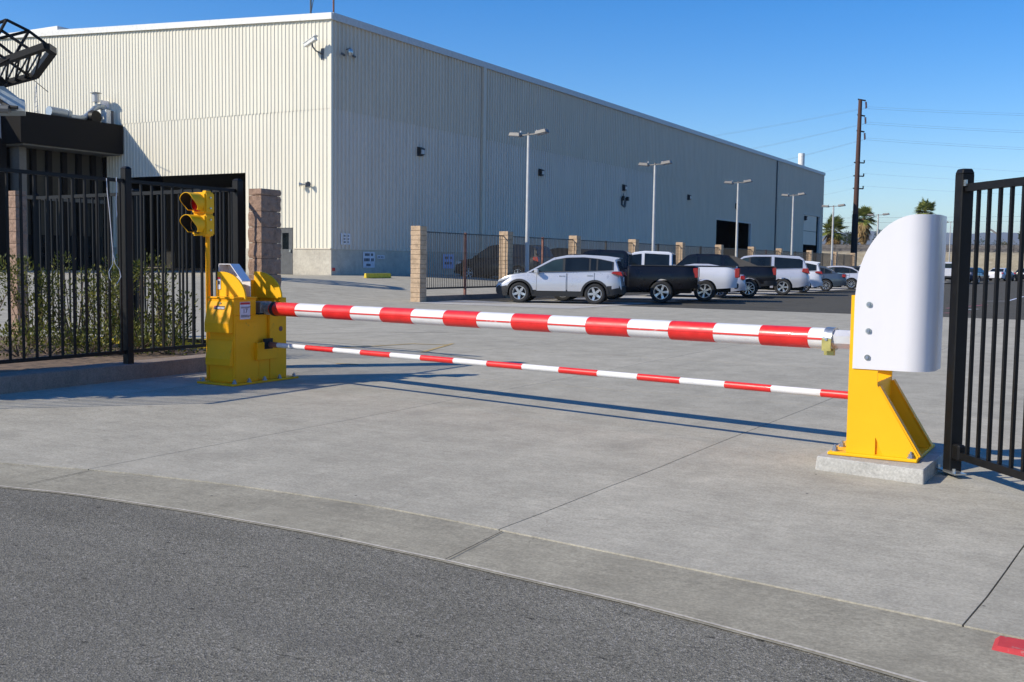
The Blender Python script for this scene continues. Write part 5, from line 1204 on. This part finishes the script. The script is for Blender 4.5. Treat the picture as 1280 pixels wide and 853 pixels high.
kerb_line('yellow_kerb', Vector((gr(120, 434).x, gr(120, 434).y, 0)), Vector((gr(275, 436).x, gr(275, 436).y, 0)), .2, .15, M['yellow_kerb'], 'yellow painted kerb behind the fence, left of the cabinet')
def palm(p, z0, h, cr, lab, skirt=.6, seed=1):
    rnd = random.Random(seed); t = thing('palm_tree', (p.x, p.y, z0), lab, 'palm tree'); q = MB(); hh = h-cr*.55
    n_ = 10
    for i in range(n_): q.tube((0, 0, hh*i/n_), (0, 0, hh*(i+1)/n_), .34-.01*i, .31-.01*i, n=10)
    q.build('trunk', M['trunk'], t, smooth=False)
    def fans(b, cnt, e0, e1, ln, zc, droop, leafn=13):
        for k in range(cnt):
            az = rnd.uniform(0, 2*pi); el = rnd.uniform(e0, e1); L_ = ln*rnd.uniform(.75, 1.1); d = Vector((cos(az)*cos(el), sin(az)*cos(el), sin(el))); base_ = Vector((0, 0, zc+rnd.uniform(-.3, .3)))
            stem = base_+d*L_*.5; b.tube(base_, stem, .035, .02, n=3)
            sd_ = d.cross(Vector((0, 0, 1))).normalized(); upv = sd_.cross(d)
            for j in range(leafn):
                a_ = radians(-105+210*j/(leafn-1)); v = (d*cos(a_)+sd_*sin(a_)).normalized(); tip = stem+v*L_*.55*(1-.25*abs(a_)/2)-Vector((0, 0, droop*L_*rnd.uniform(.2, .5))); w_ = v.cross(upv).normalized()*.055*L_
                b.add([stem, stem.lerp(tip, .5)+w_+upv*.03, tip, stem.lerp(tip, .5)-w_], [(0, 1, 2, 3)])
    b = MB(); fans(b, 56, radians(-50), radians(85), cr, hh, .25); b.build('crown', M['frond'], t, norm=False)
    b = MB()
    for k in range(5): fans(b, 26, radians(-85), radians(-35), cr*.95*(1-.10*k), hh-.2-k*skirt*hh*.12, .6, 9)
    b.build('skirt', M['skirt'], t, norm=False)
pp = at(1041, 300, 172); palm(pp, 3.2, at(1041, 278, 172).z-3.2+.2, 2.5, 'left palm, short and bushy, right of the warehouse corner', .5, 3)
pp = at(1079, 300, 165); palm(pp, 3.2, at(1079, 265, 165).z-3.2+.2, 2.2, 'middle palm with a long skirt of dead fronds beside the utility pole', .9, 5)
pp = at(1155, 300, 190); palm(pp, 3.2, at(1155, 256, 190).z-3.2+.2, 2.4, 'right palm whose crown just clears the white guard', .5, 8)
def tree(p, z0, h, r, lab, mat='leaf_dark', n=10, per=150):
    t = thing('tree', (p.x, p.y, z0), lab, 'tree'); q = MB(); q.tube((0, 0, 0), (0, 0, h*.6), .12*h/4, .05*h/4, n=7)
    b = MB()
    for i in range(n):
        a_ = random.uniform(0, 2*pi); rr = r*random.uniform(.2, .85); z = h*random.uniform(.45, .9); c_ = (cos(a_)*rr, sin(a_)*rr, z); q.tube((0, 0, h*.35), c_, .05, .02, n=4); leaves(b, c_, r*.42, per, h*.07)
    q.build('trunk', M['trunk'], t); b.build('crown', M[mat], t, norm=False)
for (px, d, h, r, lab, mat) in ((1062, 210, 4.6, 2.6, 'dark round tree behind the left palm', 'leaf_dark'), (1104, 200, 4.4, 2.2, 'dark tree right of the middle palm', 'leaf_dark'), (1235, 230, 3.2, 4.4, 'wide dark bush line tree above the embankment through the gate', 'leaf_dark'), (1258, 220, 3.3, 2.4, 'yellowing tree above the embankment near the right edge', 'leaf_olive'), (1278.5, 180, 5.2, 1.2, 'slim dark tree at the right edge above the embankment', 'leaf_dark'), (1132, 240, 3, 3.5, 'low dark tree hidden behind the white guard', 'leaf_dark'), (1192, 240, 2.6, 2.6, 'small bush left of the gate post above the embankment', 'leaf_olive')):
    p = at(px, 310, d); tree(p, 3.6, h, r, lab, mat)
# ------------------------------------------------------------------ haze
HZ = True
if HZ:
    m = bpy.data.materials.new('haze_air'); m.use_nodes = True; nt = m.node_tree; nt.nodes.clear(); o_ = nt.nodes.new('ShaderNodeOutputMaterial'); v_ = nt.nodes.new('ShaderNodeVolumePrincipled')
    v_.inputs['Color'].default_value = (.80, .88, 1, 1); v_.inputs['Density'].default_value = .9e-4; v_.inputs['Anisotropy'].default_value = .2; nt.links.new(v_.outputs[0], o_.inputs['Volume'])
    q = MB(); q.bb((-11500, -2600, -9), (11500, 10500, 345)); o = q.build('haze', m); o['kind'] = 'stuff'
bpy.context.view_layer.update()
